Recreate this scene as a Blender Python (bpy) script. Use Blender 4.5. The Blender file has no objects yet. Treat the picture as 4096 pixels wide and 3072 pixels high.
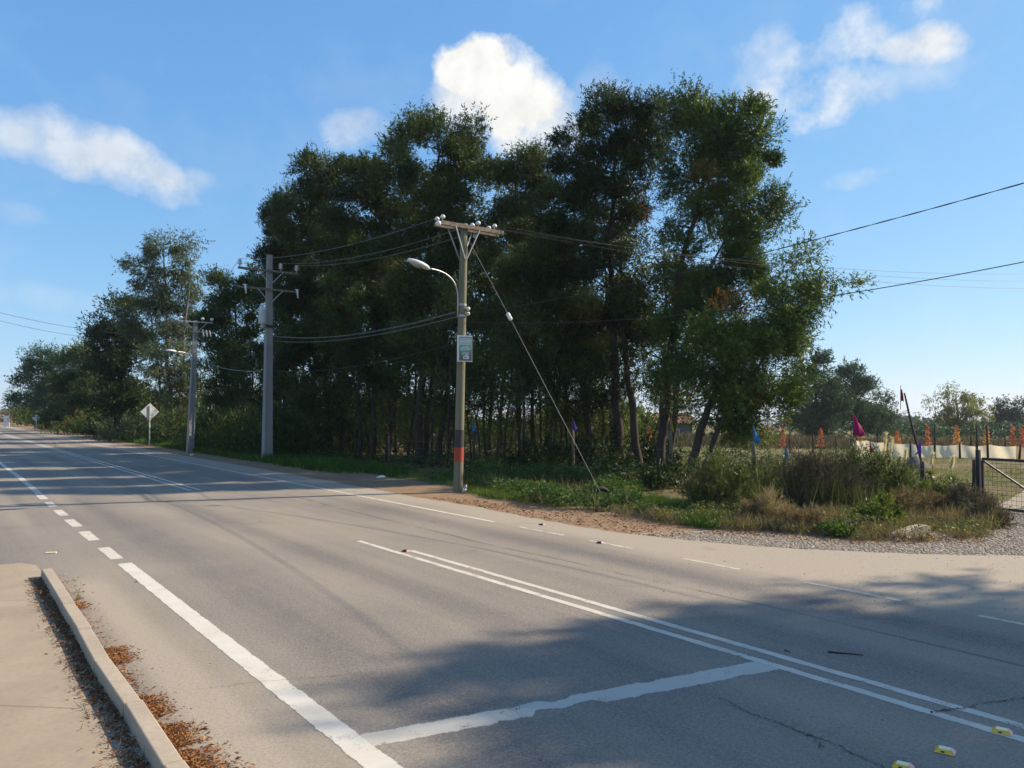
import bpy, math, random
import numpy as np
from mathutils import Vector, Matrix

rng = np.random.default_rng(7)
random.seed(7)
SC = bpy.context.scene
COL = SC.collection

# ------------------------------------------------------------------ camera
F, CAM_H, HOR = 770.0, 2.3, 413.0          # focal length in px of a 1024 wide frame, eye height, horizon row
PITCH = math.atan((HOR - 384.0) / F)
cam_d = bpy.data.cameras.new('camera')
cam_d.sensor_width = 36.0
cam_d.lens = F / 1024.0 * 36.0
cam_d.clip_start, cam_d.clip_end = 0.05, 12000.0
cam = bpy.data.objects.new('camera', cam_d)
COL.objects.link(cam)
cam.location = (0, 0, CAM_H)
cam.rotation_euler = (math.radians(90) + PITCH, 0, 0)
SC.camera = cam

# ------------------------------------------------------------------ sun, sky, exposure
SUN_AZ, SUN_EL = math.radians(72.0), math.radians(33.0)     # azimuth clockwise from +Y
sd = Vector((math.sin(SUN_AZ) * math.cos(SUN_EL), math.cos(SUN_AZ) * math.cos(SUN_EL), math.sin(SUN_EL)))
sun_d = bpy.data.lights.new('sun', 'SUN')
sun_d.energy, sun_d.angle, sun_d.color = 4.15, math.radians(0.53), (1.0, 0.85, 0.64)
sun = bpy.data.objects.new('sun', sun_d)
COL.objects.link(sun)
sun.rotation_euler = sd.to_track_quat('Z', 'Y').to_euler()

world = bpy.data.worlds.new('World')
SC.world = world
world.use_nodes = True
WN, WL = world.node_tree.nodes, world.node_tree.links
WN.clear()
w_out = WN.new('ShaderNodeOutputWorld')
w_bg = WN.new('ShaderNodeBackground')
w_bg.inputs['Strength'].default_value = 0.092
sky = WN.new('ShaderNodeTexSky')
sky.sky_type = 'NISHITA'
sky.sun_disc = False
sky.sun_elevation, sky.sun_rotation = SUN_EL, SUN_AZ
sky.altitude, sky.air_density, sky.dust_density, sky.ozone_density = 800, 1.0, 0.35, 5.0

def ray(px, py):
    dx, dy = (px - 512.0) / F, -(py - 384.0) / F
    c, s = math.cos(PITCH), math.sin(PITCH)
    return Vector((dx, c - dy * s, s + dy * c))

def wmath(op, a, b=None, c=None):
    n = WN.new('ShaderNodeMath'); n.operation = op
    for i, v in enumerate((a, b, c)):
        if v is None: continue
        if isinstance(v, (int, float)): n.inputs[i].default_value = v
        else: WL.new(v, n.inputs[i])
    return n.outputs[0]

def wdot(vec, v):
    n = WN.new('ShaderNodeVectorMath'); n.operation = 'DOT_PRODUCT'
    WL.new(vec, n.inputs[0]); n.inputs[1].default_value = v
    return n.outputs['Value']

wtc = WN.new('ShaderNodeTexCoord')
wdir = wtc.outputs['Generated']
def wnoise(scale, detail, rough, dist=0.0):
    n = WN.new('ShaderNodeTexNoise'); n.inputs['Scale'].default_value = scale
    n.inputs['Detail'].default_value = detail; n.inputs['Roughness'].default_value = rough
    n.inputs['Distortion'].default_value = dist
    WL.new(wdir, n.inputs['Vector'])
    return n.outputs['Fac']
n_big, n_mid = wnoise(8.0, 7.0, 0.60, 0.0), wnoise(34.0, 5.0, 0.62, 0.0)
w_vor = WN.new('ShaderNodeTexVoronoi'); w_vor.feature = 'SMOOTH_F1'; w_vor.inputs['Scale'].default_value = 19.0; w_vor.inputs['Smoothness'].default_value = .5
WL.new(wdir, w_vor.inputs['Vector'])
bill = wmath('MULTIPLY_ADD', w_vor.outputs['Distance'], -.22, .10)     # cauliflower billows
puff = wmath('ADD', bill, wmath('MULTIPLY_ADD', n_mid, 0.34, wmath('MULTIPLY_ADD', n_big, 0.66, -0.5)))
w_off = WN.new('ShaderNodeVectorMath'); w_off.operation = 'ADD'; WL.new(wdir, w_off.inputs[0]); w_off.inputs[1].default_value = sd * .022
n_lit = WN.new('ShaderNodeTexNoise'); n_lit.inputs['Scale'].default_value = 8.0; n_lit.inputs['Detail'].default_value = 4.0
n_lit.inputs['Roughness'].default_value = .6; WL.new(w_off.outputs[0], n_lit.inputs['Vector'])
relief = wmath('SUBTRACT', n_big, n_lit.outputs['Fac'])          # > 0 where the billow faces the sun

# (direction, half width, half height, tilt, opacity, edge softness, ragged): cumulus and wisps all round the dome
CLOUDS = []
def cloud_px(px, py, rx, ry, tilt=0.0, op=1.0, soft=0.5, rag=2.0):
    CLOUDS.append((ray(px, py).normalized(), rx / F, ry / F, math.radians(tilt), op, soft, rag))
cloud_px(20, 134, 74, 24, 6, 0.58, 1.25, 4.4)
cloud_px(78, 148, 66, 26, 12, 0.66, 1.2, 4.2)
cloud_px(132, 168, 54, 26, 20, 0.70, 1.1, 4.0)
cloud_px(196, 178, 18, 11, 0, 0.30, 1.4, 4.5)
cloud_px(478, 70, 44, 32, 0, 1.0, .42, 2.6)
cloud_px(512, 92, 62, 46, 20, 1.0, .55, 2.6)
cloud_px(535, 118, 62, 44, 20, 0.95, 1.05, 3.2)
cloud_px(470, 104, 44, 36, 0, 0.85, .9, 2.8)
cloud_px(600, 92, 36, 24, 10, 0.25, 1.4, 5.0)
cloud_px(806, 94, 60, 30, 4, 0.86, 1.6, 7.0)
cloud_px(826, 46, 66, 22, -16, 0.80, 1.7, 7.0)
cloud_px(775, 66, 42, 28, -20, 0.45, 1.7, 7.0)
cloud_px(922, 46, 34, 15, 10, 0.85, 1.8, 7.5)
cloud_px(895, 80, 62, 16, -6, 0.30, 1.7, 7.0)
cloud_px(852, 178, 32, 12, 0, 0.42, 1.5, 6.0)
cloud_px(358, 131, 32, 20, 5, 0.46, 1.5, 6.0)
cloud_px(20, 214, 24, 12, 10, 0.24, 1.3, 4.0)
cloud_px(60, 300, 60, 14, 8, 0.16, 1.3, 4.0)
crs = random.Random(11)
N_FRONT = len(CLOUDS)
for k in range(11):                                   # sky goes on behind the camera, its unseen clouds enlarged for neutral fill light
    az = math.radians(100 + k * 16.0 + crs.uniform(-5, 5)); el = math.radians(crs.uniform(12, 62))
    d = Vector((math.sin(az) * math.cos(el), math.cos(az) * math.cos(el), math.sin(el)))
    w = crs.uniform(.13, .26)
    CLOUDS.append((d, w, w * crs.uniform(.4, .7), crs.uniform(-.3, .3), crs.uniform(.6, .95), .8, 2.6))
wsep = WN.new('ShaderNodeSeparateXYZ'); WL.new(wdir, wsep.inputs[0])
def cloud_group(cl):
    mask = None
    for d, rx, ry, tilt, op, soft, rag in cl:
        e1 = d.cross(Vector((0, 0, 1))).normalized(); e2 = e1.cross(d).normalized()
        a = e1 * math.cos(tilt) - e2 * math.sin(tilt); b = e1 * math.sin(tilt) + e2 * math.cos(tilt)
        k = 1 / math.sqrt(soft)                       # value = (rag * puff + 1 - u2 - v2) / soft
        u, v = wdot(wdir, a / rx * k), wdot(wdir, b / ry * k)
        r2 = wmath('MULTIPLY_ADD', u, u, wmath('MULTIPLY', v, v))
        n = WN.new('ShaderNodeMath'); n.operation = 'SUBTRACT'; n.use_clamp = True
        WL.new(wmath('MULTIPLY_ADD', puff, rag / soft, 1.0 / soft), n.inputs[0]); WL.new(r2, n.inputs[1])
        m = wmath('MULTIPLY', n.outputs[0], op)
        mask = m if mask is None else wmath('MAXIMUM', mask, m)
    return mask
m_front = wmath('MULTIPLY', cloud_group(CLOUDS[:N_FRONT]), wmath('GREATER_THAN', wsep.outputs[1], 0.1))
m_back = wmath('MULTIPLY', cloud_group(CLOUDS[N_FRONT:]), wmath('LESS_THAN', wsep.outputs[1], 0.1))
wisp = WN.new('ShaderNodeMapRange'); wisp.inputs['From Min'].default_value = .50; wisp.inputs['From Max'].default_value = .9
wisp.inputs['To Max'].default_value = .14
WL.new(n_big, wisp.inputs['Value'])
mask = wmath('MAXIMUM', wmath('ADD', m_front, m_back), wisp.outputs[0])
w_mix = WN.new('ShaderNodeMix'); w_mix.data_type = 'RGBA'
CLOUD_RAD = 5.1
shade = WN.new('ShaderNodeMapRange'); shade.inputs['From Min'].default_value = -.13; shade.inputs['From Max'].default_value = .10
shade.inputs['To Min'].default_value = CLOUD_RAD * .88; shade.inputs['To Max'].default_value = CLOUD_RAD * 1.10
WL.new(relief, shade.inputs['Value'])
ccol = WN.new('ShaderNodeVectorMath'); ccol.operation = 'SCALE'; ccol.inputs[0].default_value = (1.0, 0.995, 0.97)
WL.new(shade.outputs[0], ccol.inputs['Scale'])
ssep = WN.new('ShaderNodeSeparateColor'); WL.new(sky.outputs[0], ssep.inputs[0])
stint = WN.new('ShaderNodeCombineColor')              # the camera's tone response to the sky, per channel
for i, (k, g) in enumerate(((1.04, .74), (1.68, .53), (2.92, .32))):
    WL.new(wmath('MULTIPLY', wmath('POWER', ssep.outputs[i], g), k), stint.inputs[i])
WL.new(mask, w_mix.inputs['Factor'])
WL.new(stint.outputs[0], w_mix.inputs['A']); WL.new(ccol.outputs[0], w_mix.inputs['B'])
WL.new(w_mix.outputs['Result'], w_bg.inputs['Color'])
WL.new(w_bg.outputs[0], w_out.inputs['Surface'])

SC.view_settings.view_transform = 'Standard'
SC.view_settings.look = 'None'
SC.view_settings.exposure = 1.0
SC.view_settings.gamma = 1.0
SC.view_settings.use_curve_mapping = False
world.cycles.sampling_method = 'MANUAL'
world.cycles.sample_map_resolution = 256
SC.cycles.max_bounces = 6
SC.cycles.diffuse_bounces = 3
SC.cycles.transmission_bounces = 4
SC.cycles.transparent_max_bounces = 8

# ------------------------------------------------------------------ layout helpers
ANG = math.radians(37.0)                       # the road runs 37 degrees left of the view direction
RD = Vector((-math.sin(ANG), math.cos(ANG)))   # along the road, away from the camera
RNn = Vector((math.cos(ANG), math.sin(ANG)))   # across it, to the right
def R(s, t, z=0.0):
    p = RD * s + RNn * t
    return Vector((p.x, p.y, z))
def ground(x, y):
    t = .7986 * x + .6018 * y
    return -0.016 * max(0.0, t - 22.0)
def groundv(x, y):
    return -0.016 * np.maximum(0.0, .7986 * x + .6018 * y - 22.0)
def G(px, py, dz=0.0):                         # point of the ground seen at a pixel of the photograph
    d = ray(px, py); z = dz
    for _ in range(12):
        k = (z - CAM_H) / d.z
        p = d * k
        z = ground(p.x, p.y) + dz
    return Vector((p.x, p.y, z))
def at(px, py, Y):                             # point on the same sight line at distance Y
    d = ray(px, py); k = Y / d.y
    return Vector((d.x * k, Y, CAM_H + d.z * k))
def road_ts(p):
    q = Vector((p.x, p.y))
    return q.dot(RNn), q.dot(RD)

# ------------------------------------------------------------------ objects
def props(o, label=None, cat=None, group=None, kind=None):
    if label: o['label'] = label
    if cat: o['category'] = cat
    if group: o['group'] = group
    if kind: o['kind'] = kind
    return o
def empty(name, loc=(0, 0, 0), label=None, cat=None, group=None, rz=0.0, parent=None):
    o = bpy.data.objects.new(name, None); COL.objects.link(o)
    o.empty_display_size = .2
    o.location = loc; o.rotation_euler = (0, 0, rz)
    if parent: o.parent = parent
    return props(o, label, cat, group)
def link(name, me, mat=None, parent=None, loc=None, rz=0.0):
    o = bpy.data.objects.new(name, me); COL.objects.link(o)
    if mat is not None:
        for m in (mat if isinstance(mat, (list, tuple)) else [mat]): me.materials.append(m)
    if parent: o.parent = parent
    if loc is not None: o.location = loc
    if rz: o.rotation_euler = (0, 0, rz)
    return o
def mesh_np(name, V, faces_flat, loop_tot, tint=None, smooth=False, mat_idx=None):
    V = np.asarray(V, np.float32)
    me = bpy.data.meshes.new(name)
    nf = len(loop_tot)
    me.vertices.add(len(V)); me.vertices.foreach_set('co', V.ravel())
    me.loops.add(len(faces_flat)); me.loops.foreach_set('vertex_index', np.asarray(faces_flat, np.int32))
    me.polygons.add(nf)
    ls = np.zeros(nf, np.int32); ls[1:] = np.cumsum(loop_tot)[:-1]
    me.polygons.foreach_set('loop_start', ls)
    if smooth: me.polygons.foreach_set('use_smooth', np.ones(nf, bool))
    if mat_idx is not None: me.polygons.foreach_set('material_index', np.asarray(mat_idx, np.int32))
    if tint is not None:
        at_ = me.attributes.new('tint', 'FLOAT', 'FACE')
        at_.data.foreach_set('value', np.asarray(tint, np.float32))
    me.update(calc_edges=True)
    return me
class MB:                                       # collects shapes of ONE part
    def __init__(self): self.V = []; self.Fc = []; self.M = []; self.mi = 0
    def add(self, vs, fs):
        o = len(self.V); self.V += [tuple(v) for v in vs]
        for f in fs: self.Fc.append(tuple(i + o for i in f)); self.M.append(self.mi)
    def box(self, c, size, rot=None):
        x, y, z = [k / 2 for k in size]
        vs = [Vector(v) for v in ((-x,-y,-z),(x,-y,-z),(x,y,-z),(-x,y,-z),(-x,-y,z),(x,-y,z),(x,y,z),(-x,y,z))]
        if rot is not None: vs = [rot @ v for v in vs]
        self.add([v + Vector(c) for v in vs], [(0,3,2,1),(4,5,6,7),(0,1,5,4),(1,2,6,5),(2,3,7,6),(3,0,4,7)])
    def beam(self, a, b, w, h, up=Vector((0, 0, 1))):
        a, b = Vector(a), Vector(b); d = (b - a)
        L = d.length; d.normalize()
        s = d.cross(up)
        if s.length < 1e-4: s = d.cross(Vector((1, 0, 0)))
        s.normalize(); u = s.cross(d)
        rot = Matrix((d, s, u)).transposed()
        self.box((a + b) / 2, (L, w, h), rot)
    def tube(self, pts, rad, n=8, cap=True):
        pts = [Vector(p) for p in pts]
        if isinstance(rad, (int, float)): rad = [rad] * len(pts)
        vs, fs = [], []
        ref = None
        for i, p in enumerate(pts):
            d = (pts[min(i + 1, len(pts) - 1)] - pts[max(i - 1, 0)]).normalized()
            if ref is None:
                ref = d.cross(Vector((0, 0, 1)))
                if ref.length < .05: ref = d.cross(Vector((1, 0, 0)))
            ref = (ref - d * ref.dot(d)).normalized(); w = d.cross(ref)
            for k in range(n):
                a = 2 * math.pi * k / n
                vs.append(p + (ref * math.cos(a) + w * math.sin(a)) * rad[i])
        for i in range(len(pts) - 1):
            for k in range(n):
                k2 = (k + 1) % n
                fs.append((i * n + k, i * n + k2, (i + 1) * n + k2, (i + 1) * n + k))
        if cap:
            fs.append(tuple(range(n - 1, -1, -1))); fs.append(tuple((len(pts) - 1) * n + k for k in range(n)))
        self.add(vs, fs)
    def lathe(self, c, prof, n=12, axis=None):
        c = Vector(c)
        rot = axis.to_track_quat('Z', 'Y').to_matrix() if axis is not None else Matrix.Identity(3)
        vs, fs = [], []
        for r, z in prof:
            for k in range(n):
                a = 2 * math.pi * k / n
                vs.append(c + rot @ Vector((r * math.cos(a), r * math.sin(a), z)))
        for i in range(len(prof) - 1):
            for k in range(n):
                k2 = (k + 1) % n
                fs.append((i * n + k, i * n + k2, (i + 1) * n + k2, (i + 1) * n + k))
        fs.append(tuple(range(n - 1, -1, -1))); fs.append(tuple((len(prof) - 1) * n + k for k in range(n)))
        self.add(vs, fs)
    def build(self, name, mat, parent=None, smooth=False, bevel=0.0, rz=0.0, loc=None):
        me = bpy.data.meshes.new(name); me.from_pydata(self.V, [], self.Fc)
        if any(self.M): me.polygons.foreach_set('material_index', self.M)
        if smooth:
            for p in me.polygons: p.use_smooth = len(p.vertices) <= 4
        me.update()
        o = link(name, me, mat, parent, loc, rz)
        if bevel:
            m = o.modifiers.new('bevel', 'BEVEL'); m.width = bevel; m.segments = 2; m.limit_method = 'ANGLE'
        return o

# ------------------------------------------------------------------ procedural materials
class NT:
    def __init__(self, name):
        self.m = bpy.data.materials.new(name); self.m.use_nodes = True
        self.N, self.L = self.m.node_tree.nodes, self.m.node_tree.links
        self.N.clear()
        self.out = self.N.new('ShaderNodeOutputMaterial')
    def put(self, sock, v):
        if v is None: return
        if hasattr(v, 'is_output'): self.L.new(v, sock)
        elif isinstance(v, (tuple, list)) and len(v) == 3 and sock.type == 'RGBA': sock.default_value = (*v, 1)
        else: sock.default_value = v
    def math(self, op, a, b=None, c=None, clamp=False):
        n = self.N.new('ShaderNodeMath'); n.operation = op; n.use_clamp = clamp
        for i, v in enumerate((a, b, c)): self.put(n.inputs[i], v) if v is not None else None
        return n.outputs[0]
    def coord(self, which='Object', scale=(1, 1, 1)):
        tc = self.N.new('ShaderNodeTexCoord'); mp = self.N.new('ShaderNodeMapping')
        mp.inputs['Scale'].default_value = scale
        self.L.new(tc.outputs[which], mp.inputs['Vector'])
        return mp.outputs[0]
    def noise(self, vec, scale, detail=4, rough=.55, dist=0.0):
        n = self.N.new('ShaderNodeTexNoise'); self.put(n.inputs['Vector'], vec)
        n.inputs['Scale'].default_value = scale; n.inputs['Detail'].default_value = detail
        n.inputs['Roughness'].default_value = rough; n.inputs['Distortion'].default_value = dist
        return n.outputs['Fac']
    def voro(self, vec, scale, feat='F1'):
        n = self.N.new('ShaderNodeTexVoronoi'); n.feature = feat; self.put(n.inputs['Vector'], vec)
        n.inputs['Scale'].default_value = scale
        return n
    def rng(self, v, a, b, c=0.0, d=1.0, smooth=False):
        n = self.N.new('ShaderNodeMapRange'); self.put(n.inputs['Value'], v)
        if smooth: n.interpolation_type = 'SMOOTHSTEP'
        n.inputs['From Min'].default_value = a; n.inputs['From Max'].default_value = b
        n.inputs['To Min'].default_value = c; n.inputs['To Max'].default_value = d
        return n.outputs[0]
    def mix(self, f, a, b, mode='MIX'):
        n = self.N.new('ShaderNodeMix'); n.data_type = 'RGBA'; n.blend_type = mode
        self.put(n.inputs['Factor'], f); self.put(n.inputs['A'], a); self.put(n.inputs['B'], b)
        return n.outputs['Result']
    def ramp(self, v, stops):
        n = self.N.new('ShaderNodeValToRGB'); self.put(n.inputs['Fac'], v)
        el = n.color_ramp.elements
        while len(el) < len(stops): el.new(.5)
        for e, (p, c) in zip(el, stops): e.position = p; e.color = (*c, 1)
        return n.outputs['Color']
    def bump(self, h, strength=.3, dist=.02):
        n = self.N.new('ShaderNodeBump'); n.inputs['Strength'].default_value = strength
        n.inputs['Distance'].default_value = dist; self.put(n.inputs['Height'], h)
        return n.outputs[0]
    def bsdf(self, color, rough=.7, normal=None, metallic=0.0, spec=.3, transl=None):
        n = self.N.new('ShaderNodeBsdfPrincipled')
        self.put(n.inputs['Base Color'], color); self.put(n.inputs['Roughness'], rough)
        n.inputs['Metallic'].default_value = metallic; n.inputs['Specular IOR Level'].default_value = spec
        if normal is not None: self.L.new(normal, n.inputs['Normal'])
        sh = n.outputs[0]
        if transl:
            tcol, fac = transl
            t = self.N.new('ShaderNodeBsdfTranslucent'); self.put(t.inputs['Color'], tcol)
            mx = self.N.new('ShaderNodeMixShader'); mx.inputs[0].default_value = fac
            self.L.new(sh, mx.inputs[1]); self.L.new(t.outputs[0], mx.inputs[2]); sh = mx.outputs[0]
        self.L.new(sh, self.out.inputs['Surface'])
        return self.m

def mottled(name, c1, c2, scale=6, rough=.75, bump=.2, bd=.01, metallic=0.0, spec=.3, stretch=(1, 1, 1), fine=60):
    m = NT(name); v = m.coord('Object', stretch)
    n1 = m.noise(v, scale, 6, .6); n2 = m.noise(v, fine, 4, .6)
    f = m.math('MULTIPLY_ADD', m.math('SUBTRACT', n2, .5), .5, m.rng(n1, .3, .7))
    c = m.mix(m.math('ADD', f, 0.0, clamp=True), c1, c2)
    return m.bsdf(c, rough, m.bump(m.math('MULTIPLY_ADD', n1, .4, n2), bump, bd), metallic, spec)
def leaf_mat(name, stops, rough=.5, tr=.35, spec=.14, tboost=1.6):
    m = NT(name)
    a = m.N.new('ShaderNodeAttribute'); a.attribute_name = 'tint'
    oi = m.N.new('ShaderNodeObjectInfo')
    f = m.math('ADD', a.outputs['Fac'], m.math('MULTIPLY', m.math('SUBTRACT', oi.outputs['Random'], .5), .06))
    col = m.ramp(f, stops)
    tc = m.mix(1.0, col, (tboost, tboost * .95, tboost * .55), 'MULTIPLY')
    return m.bsdf(col, rough, None, 0, spec, (tc, tr))

M = {}
# -- asphalt: x across, y along the road
def asphalt():
    m = NT('asphalt'); v = m.coord('Object')
    st = m.noise(m.coord('Object', (.75, .035, 1)), 1.0, 5, .6)
    pa = m.noise(v, .22, 5, .6, .6)
    sep = m.N.new('ShaderNodeSeparateXYZ'); m.L.new(v, sep.inputs[0])
    X, Y = sep.outputs[0], sep.outputs[1]
    wob = m.math('MULTIPLY', m.math('SUBTRACT', m.noise(m.coord('Object', (.3, .12, 1)), 1.0, 3), .5), .6)
    Xw = m.math('ADD', X, wob)
    tracks = None                                   # rubber-darkened wheel paths
    for c in (3.35, 5.0, 7.1, 8.6):
        g = m.math('POWER', 2.718, m.math('MULTIPLY', m.math('POWER', m.math('DIVIDE', m.math('SUBTRACT', Xw, c), .42), 2.0), -1.0))
        tracks = g if tracks is None else m.math('ADD', tracks, g)
    side = m.rng(Xw, 9.0, 10.6, 0, 1, True)         # dust thrown to the right edge and the yard entrance
    lside = m.math('SUBTRACT', m.math('MULTIPLY', m.rng(m.math('ABSOLUTE', m.math('SUBTRACT', X, 1.75)), .05, .38, .5, 0, True), m.rng(Y, 12.5, 11.5, 0, 1)), m.rng(Xw, 2.0, 1.0, 0, .22, True))
    dust = m.math('ADD', m.rng(st, .35, .68, .0, .55), m.math('MULTIPLY', side, .75))
    dust = m.math('ADD', dust, lside)
    dust = m.math('MULTIPLY_ADD', m.math('SUBTRACT', pa, .45), .9, dust)
    dust = m.math('SUBTRACT', dust, m.math('MULTIPLY', tracks, .27))
    dust = m.math('ADD', dust, 0.27, clamp=True)
    vor = m.voro(v, 95.0); agg = vor.outputs['Color']
    bw = m.N.new('ShaderNodeRGBToBW'); m.L.new(agg, bw.inputs[0])
    fine = m.noise(v, 140, 3, .7); mid = m.noise(v, 14, 5, .65)
    base = m.mix(m.rng(bw.outputs[0], .15, .9), (.085, .078, .072), (.27, .24, .215))
    gr = m.noise(v, 34, 4, .75)
    base = m.mix(m.rng(gr, .42, .66, 0, .7), base, (.075, .068, .062))
    base = m.mix(m.rng(mid, .35, .75, 0, .3), base, (.11, .098, .088))
    tan = m.mix(m.rng(fine, .3, .7), (.30, .25, .19), (.43, .365, .285))
    tan = m.mix(m.rng(gr, .46, .68, 0, .5), tan, (.19, .158, .12))
    col = m.mix(m.math('MULTIPLY', dust, .92), base, tan)
    seam = m.math('ABSOLUTE', m.math('SUBTRACT', Xw, 7.95))
    sm = m.math('MULTIPLY', m.rng(seam, .018, .045, .55, 0), m.rng(m.noise(v, .8, 3), .35, .55))
    col = m.mix(sm, col, (.06, .055, .05))
    stain = m.rng(m.noise(v, .9, 6, .7, .8), .60, .74, 0, .45)
    col = m.mix(stain, col, (.10, .088, .078))
    pits = m.math('MULTIPLY', m.rng(m.voro(v, 7.0).outputs['Distance'], .05, .10, .75, 0), m.rng(m.noise(v, 1.7, 3), .52, .6))
    col = m.mix(pits, col, (.05, .048, .045))
    hgt = m.math('ADD', m.math('MULTIPLY', bw.outputs[0], .6), m.math('MULTIPLY', fine, .5))
    return m.bsdf(col, m.rng(dust, 0, 1, .72, .93), m.bump(hgt, .55, .006), 0, .25)
M['asphalt'] = asphalt()

def paint(name, wear, col=(.56, .52, .45), feather=.16):
    m = NT(name); v = m.coord('Object')
    n1 = m.noise(v, 4, 6, .7); n2 = m.noise(v, 55, 5, .75); n3 = m.noise(v, 170, 3, .7)
    w = m.math('MULTIPLY_ADD', n1, .45, m.math('MULTIPLY_ADD', n2, .35, m.math('MULTIPLY', n3, .2)))
    c = m.mix(m.rng(m.noise(v, 2.2, 5, .6), .3, .7, 0, .45), col, (.42, .36, .27))
    c = m.mix(m.rng(n2, .5, .8, 0, .35), c, (.30, .26, .20))
    m.bsdf(c, .8, m.bump(m.math('ADD', n2, n3), .4, .003), 0, .25)
    at_ = m.N.new('ShaderNodeAttribute'); at_.attribute_name = 'across'
    e = m.math('MINIMUM', at_.outputs['Fac'], m.math('SUBTRACT', 1.0, at_.outputs['Fac']))
    edge = m.rng(e, 0.0, feather, .24, 0.0)                       # sprayed, crumbling edges
    gone = m.rng(m.math('ADD', w, edge), .5 + .15 - wear * .18, .5 + .20 - wear * .18)
    tr = m.N.new('ShaderNodeBsdfTransparent'); mx = m.N.new('ShaderNodeMixShader')
    sh = m.out.inputs['Surface'].links[0].from_socket
    m.L.new(gone, mx.inputs[0]); m.L.new(sh, mx.inputs[1]); m.L.new(tr.outputs[0], mx.inputs[2]); m.L.new(mx.outputs[0], m.out.inputs['Surface'])
    return m.m
M['paint'] = paint('road_paint', .55)
M['paint_worn'] = paint('worn_road_paint', .75, (.50, .45, .37))
M['paint_fresh'] = paint('bright_road_paint', .45, (.60, .565, .50), .12)
M['paint_old'] = paint('old_stop_paint', .5, (.47, .445, .395))

def soil(name, a, b, c, s1=.5, s2=8, bump=.6, bd=.03):
    m = NT(name); v = m.coord('Object')
    n1 = m.noise(v, s1, 6, .6); n2 = m.noise(v, s2, 6, .65); n3 = m.noise(v, 70, 4, .7)
    col = m.mix(m.rng(n1, .35, .65), a, b)
    col = m.mix(m.rng(n2, .4, .72, 0, .8), col, c)
    col = m.mix(m.rng(n3, .3, .7, 0, .4), col, (.09, .07, .05))
    return m.bsdf(col, .95, m.bump(m.math('MULTIPLY_ADD', n2, .7, m.math('MULTIPLY', n3, .4)), bump, bd), 0, .1)
M['dirt'] = soil('dirt_shoulder', (.27, .175, .105), (.35, .25, .16), (.19, .12, .072))
M['gravel_bed'] = soil('gravel_bed', (.37, .31, .24), (.43, .365, .285), (.27, .22, .17), 1.2, 30, .8, .02)
M['field'] = soil('field_soil', (.16, .15, .055), (.24, .175, .10), (.13, .13, .045), .12, 1.6, .8, .1)
M['concrete'] = None
def concrete(name, a=(.37, .295, .21), b=(.29, .23, .165), joint=False):
    m = NT(name); v = m.coord('Object')
    n1 = m.noise(v, 1.1, 7, .6, .3); n2 = m.noise(v, 22, 5, .65); n3 = m.noise(v, 130, 3, .7)
    col = m.mix(m.rng(n1, .32, .68), a, b)
    col = m.mix(m.rng(n2, .45, .8, 0, .45), col, (.19, .17, .145))
    col = m.mix(m.rng(m.noise(v, 4.5, 6, .7, 1.0), .58, .72, 0, .5), col, (.22, .17, .115))
    sp = m.rng(m.voro(v, 60).outputs['Distance'], .06, .12, .6, 0)
    col = m.mix(m.math('MULTIPLY', sp, m.rng(n1, .4, .6)), col, (.12, .10, .085))
    return m.bsdf(col, .9, m.bump(m.math('MULTIPLY_ADD', n2, .5, m.math('MULTIPLY', n3, .6)), .45, .006), 0, .2)
M['concrete'] = concrete('pavement_concrete')
M['kerb'] = concrete('kerb_concrete', (.42, .345, .26), (.33, .27, .20))
M['pole_concrete'] = concrete('pole_concrete', (.30, .29, .27), (.24, .23, .215))
M['old_concrete'] = concrete('old_concrete', (.46, .37, .27), (.33, .26, .185))
M['wood_pole'] = mottled('pole_wood', (.20, .19, .125), (.125, .115, .075), 3, .9, .5, .008, stretch=(6, 6, .35), fine=22)
M['wood_old'] = mottled('weathered_wood', (.24, .205, .16), (.11, .09, .065), 3, .92, .6, .01, stretch=(3, 3, 3), fine=30)
M['post_wood'] = mottled('fence_post_wood', (.17, .135, .09), (.085, .066, .045), 4, .92, .6, .01, stretch=(5, 5, .6), fine=20)
M['post_dark'] = mottled('dark_post_wood', (.075, .058, .045), (.035, .028, .024), 4, .92, .6, .01, stretch=(5, 5, .6), fine=20)
M['band_black'] = mottled('band_black_paint', (.035, .037, .038), (.06, .058, .05), 4, .85, .3, .004, stretch=(3, 3, .5))
M['band_red'] = mottled('band_red_paint', (.36, .055, .035), (.27, .06, .04), 4, .85, .3, .004, stretch=(3, 3, .5))
M['galv'] = mottled('galvanised_steel', (.42, .43, .44), (.30, .31, .32), 8, .45, .1, .003, .7, .5)
M['ceramic'] = mottled('white_ceramic', (.72, .72, .70), (.55, .54, .5), 8, .25, .05, .002, 0, .5)
M['lamp_white'] = mottled('lamp_housing', (.62, .64, .65), (.5, .5, .5), 5, .4, .05, .003, 0, .5)
M['lamp_glass'] = mottled('lamp_lens', (.33, .33, .31), (.25, .25, .23), 6, .2, .02, .003, 0, .5)
M['wire'] = mottled('black_cable', (.022, .022, .024), (.05, .05, .05), 10, .6, .1, .002)
M['guy'] = mottled('guy_strand', (.20, .195, .18), (.13, .125, .115), 10, .6, .1, .002)
M['wire_pale'] = mottled('bare_wire', (.20, .20, .19), (.12, .12, .12), 10, .5, .1, .002, .5)
M['sign_back'] = mottled('sign_back_aluminium', (.62, .64, .62), (.52, .54, .52), 3, .5, .05, .003, .2, .4)
M['sign_post'] = mottled('sign_post_white', (.66, .65, .60), (.52, .5, .45), 5, .6, .1, .003)
M['sign_red'] = mottled('sign_red', (.5, .03, .03), (.42, .03, .03), 5, .5, .05, .003)
M['gate_black'] = mottled('gate_black_paint', (.012, .012, .014), (.03, .026, .024), 9, .42, .15, .003, 0, .5)
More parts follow.
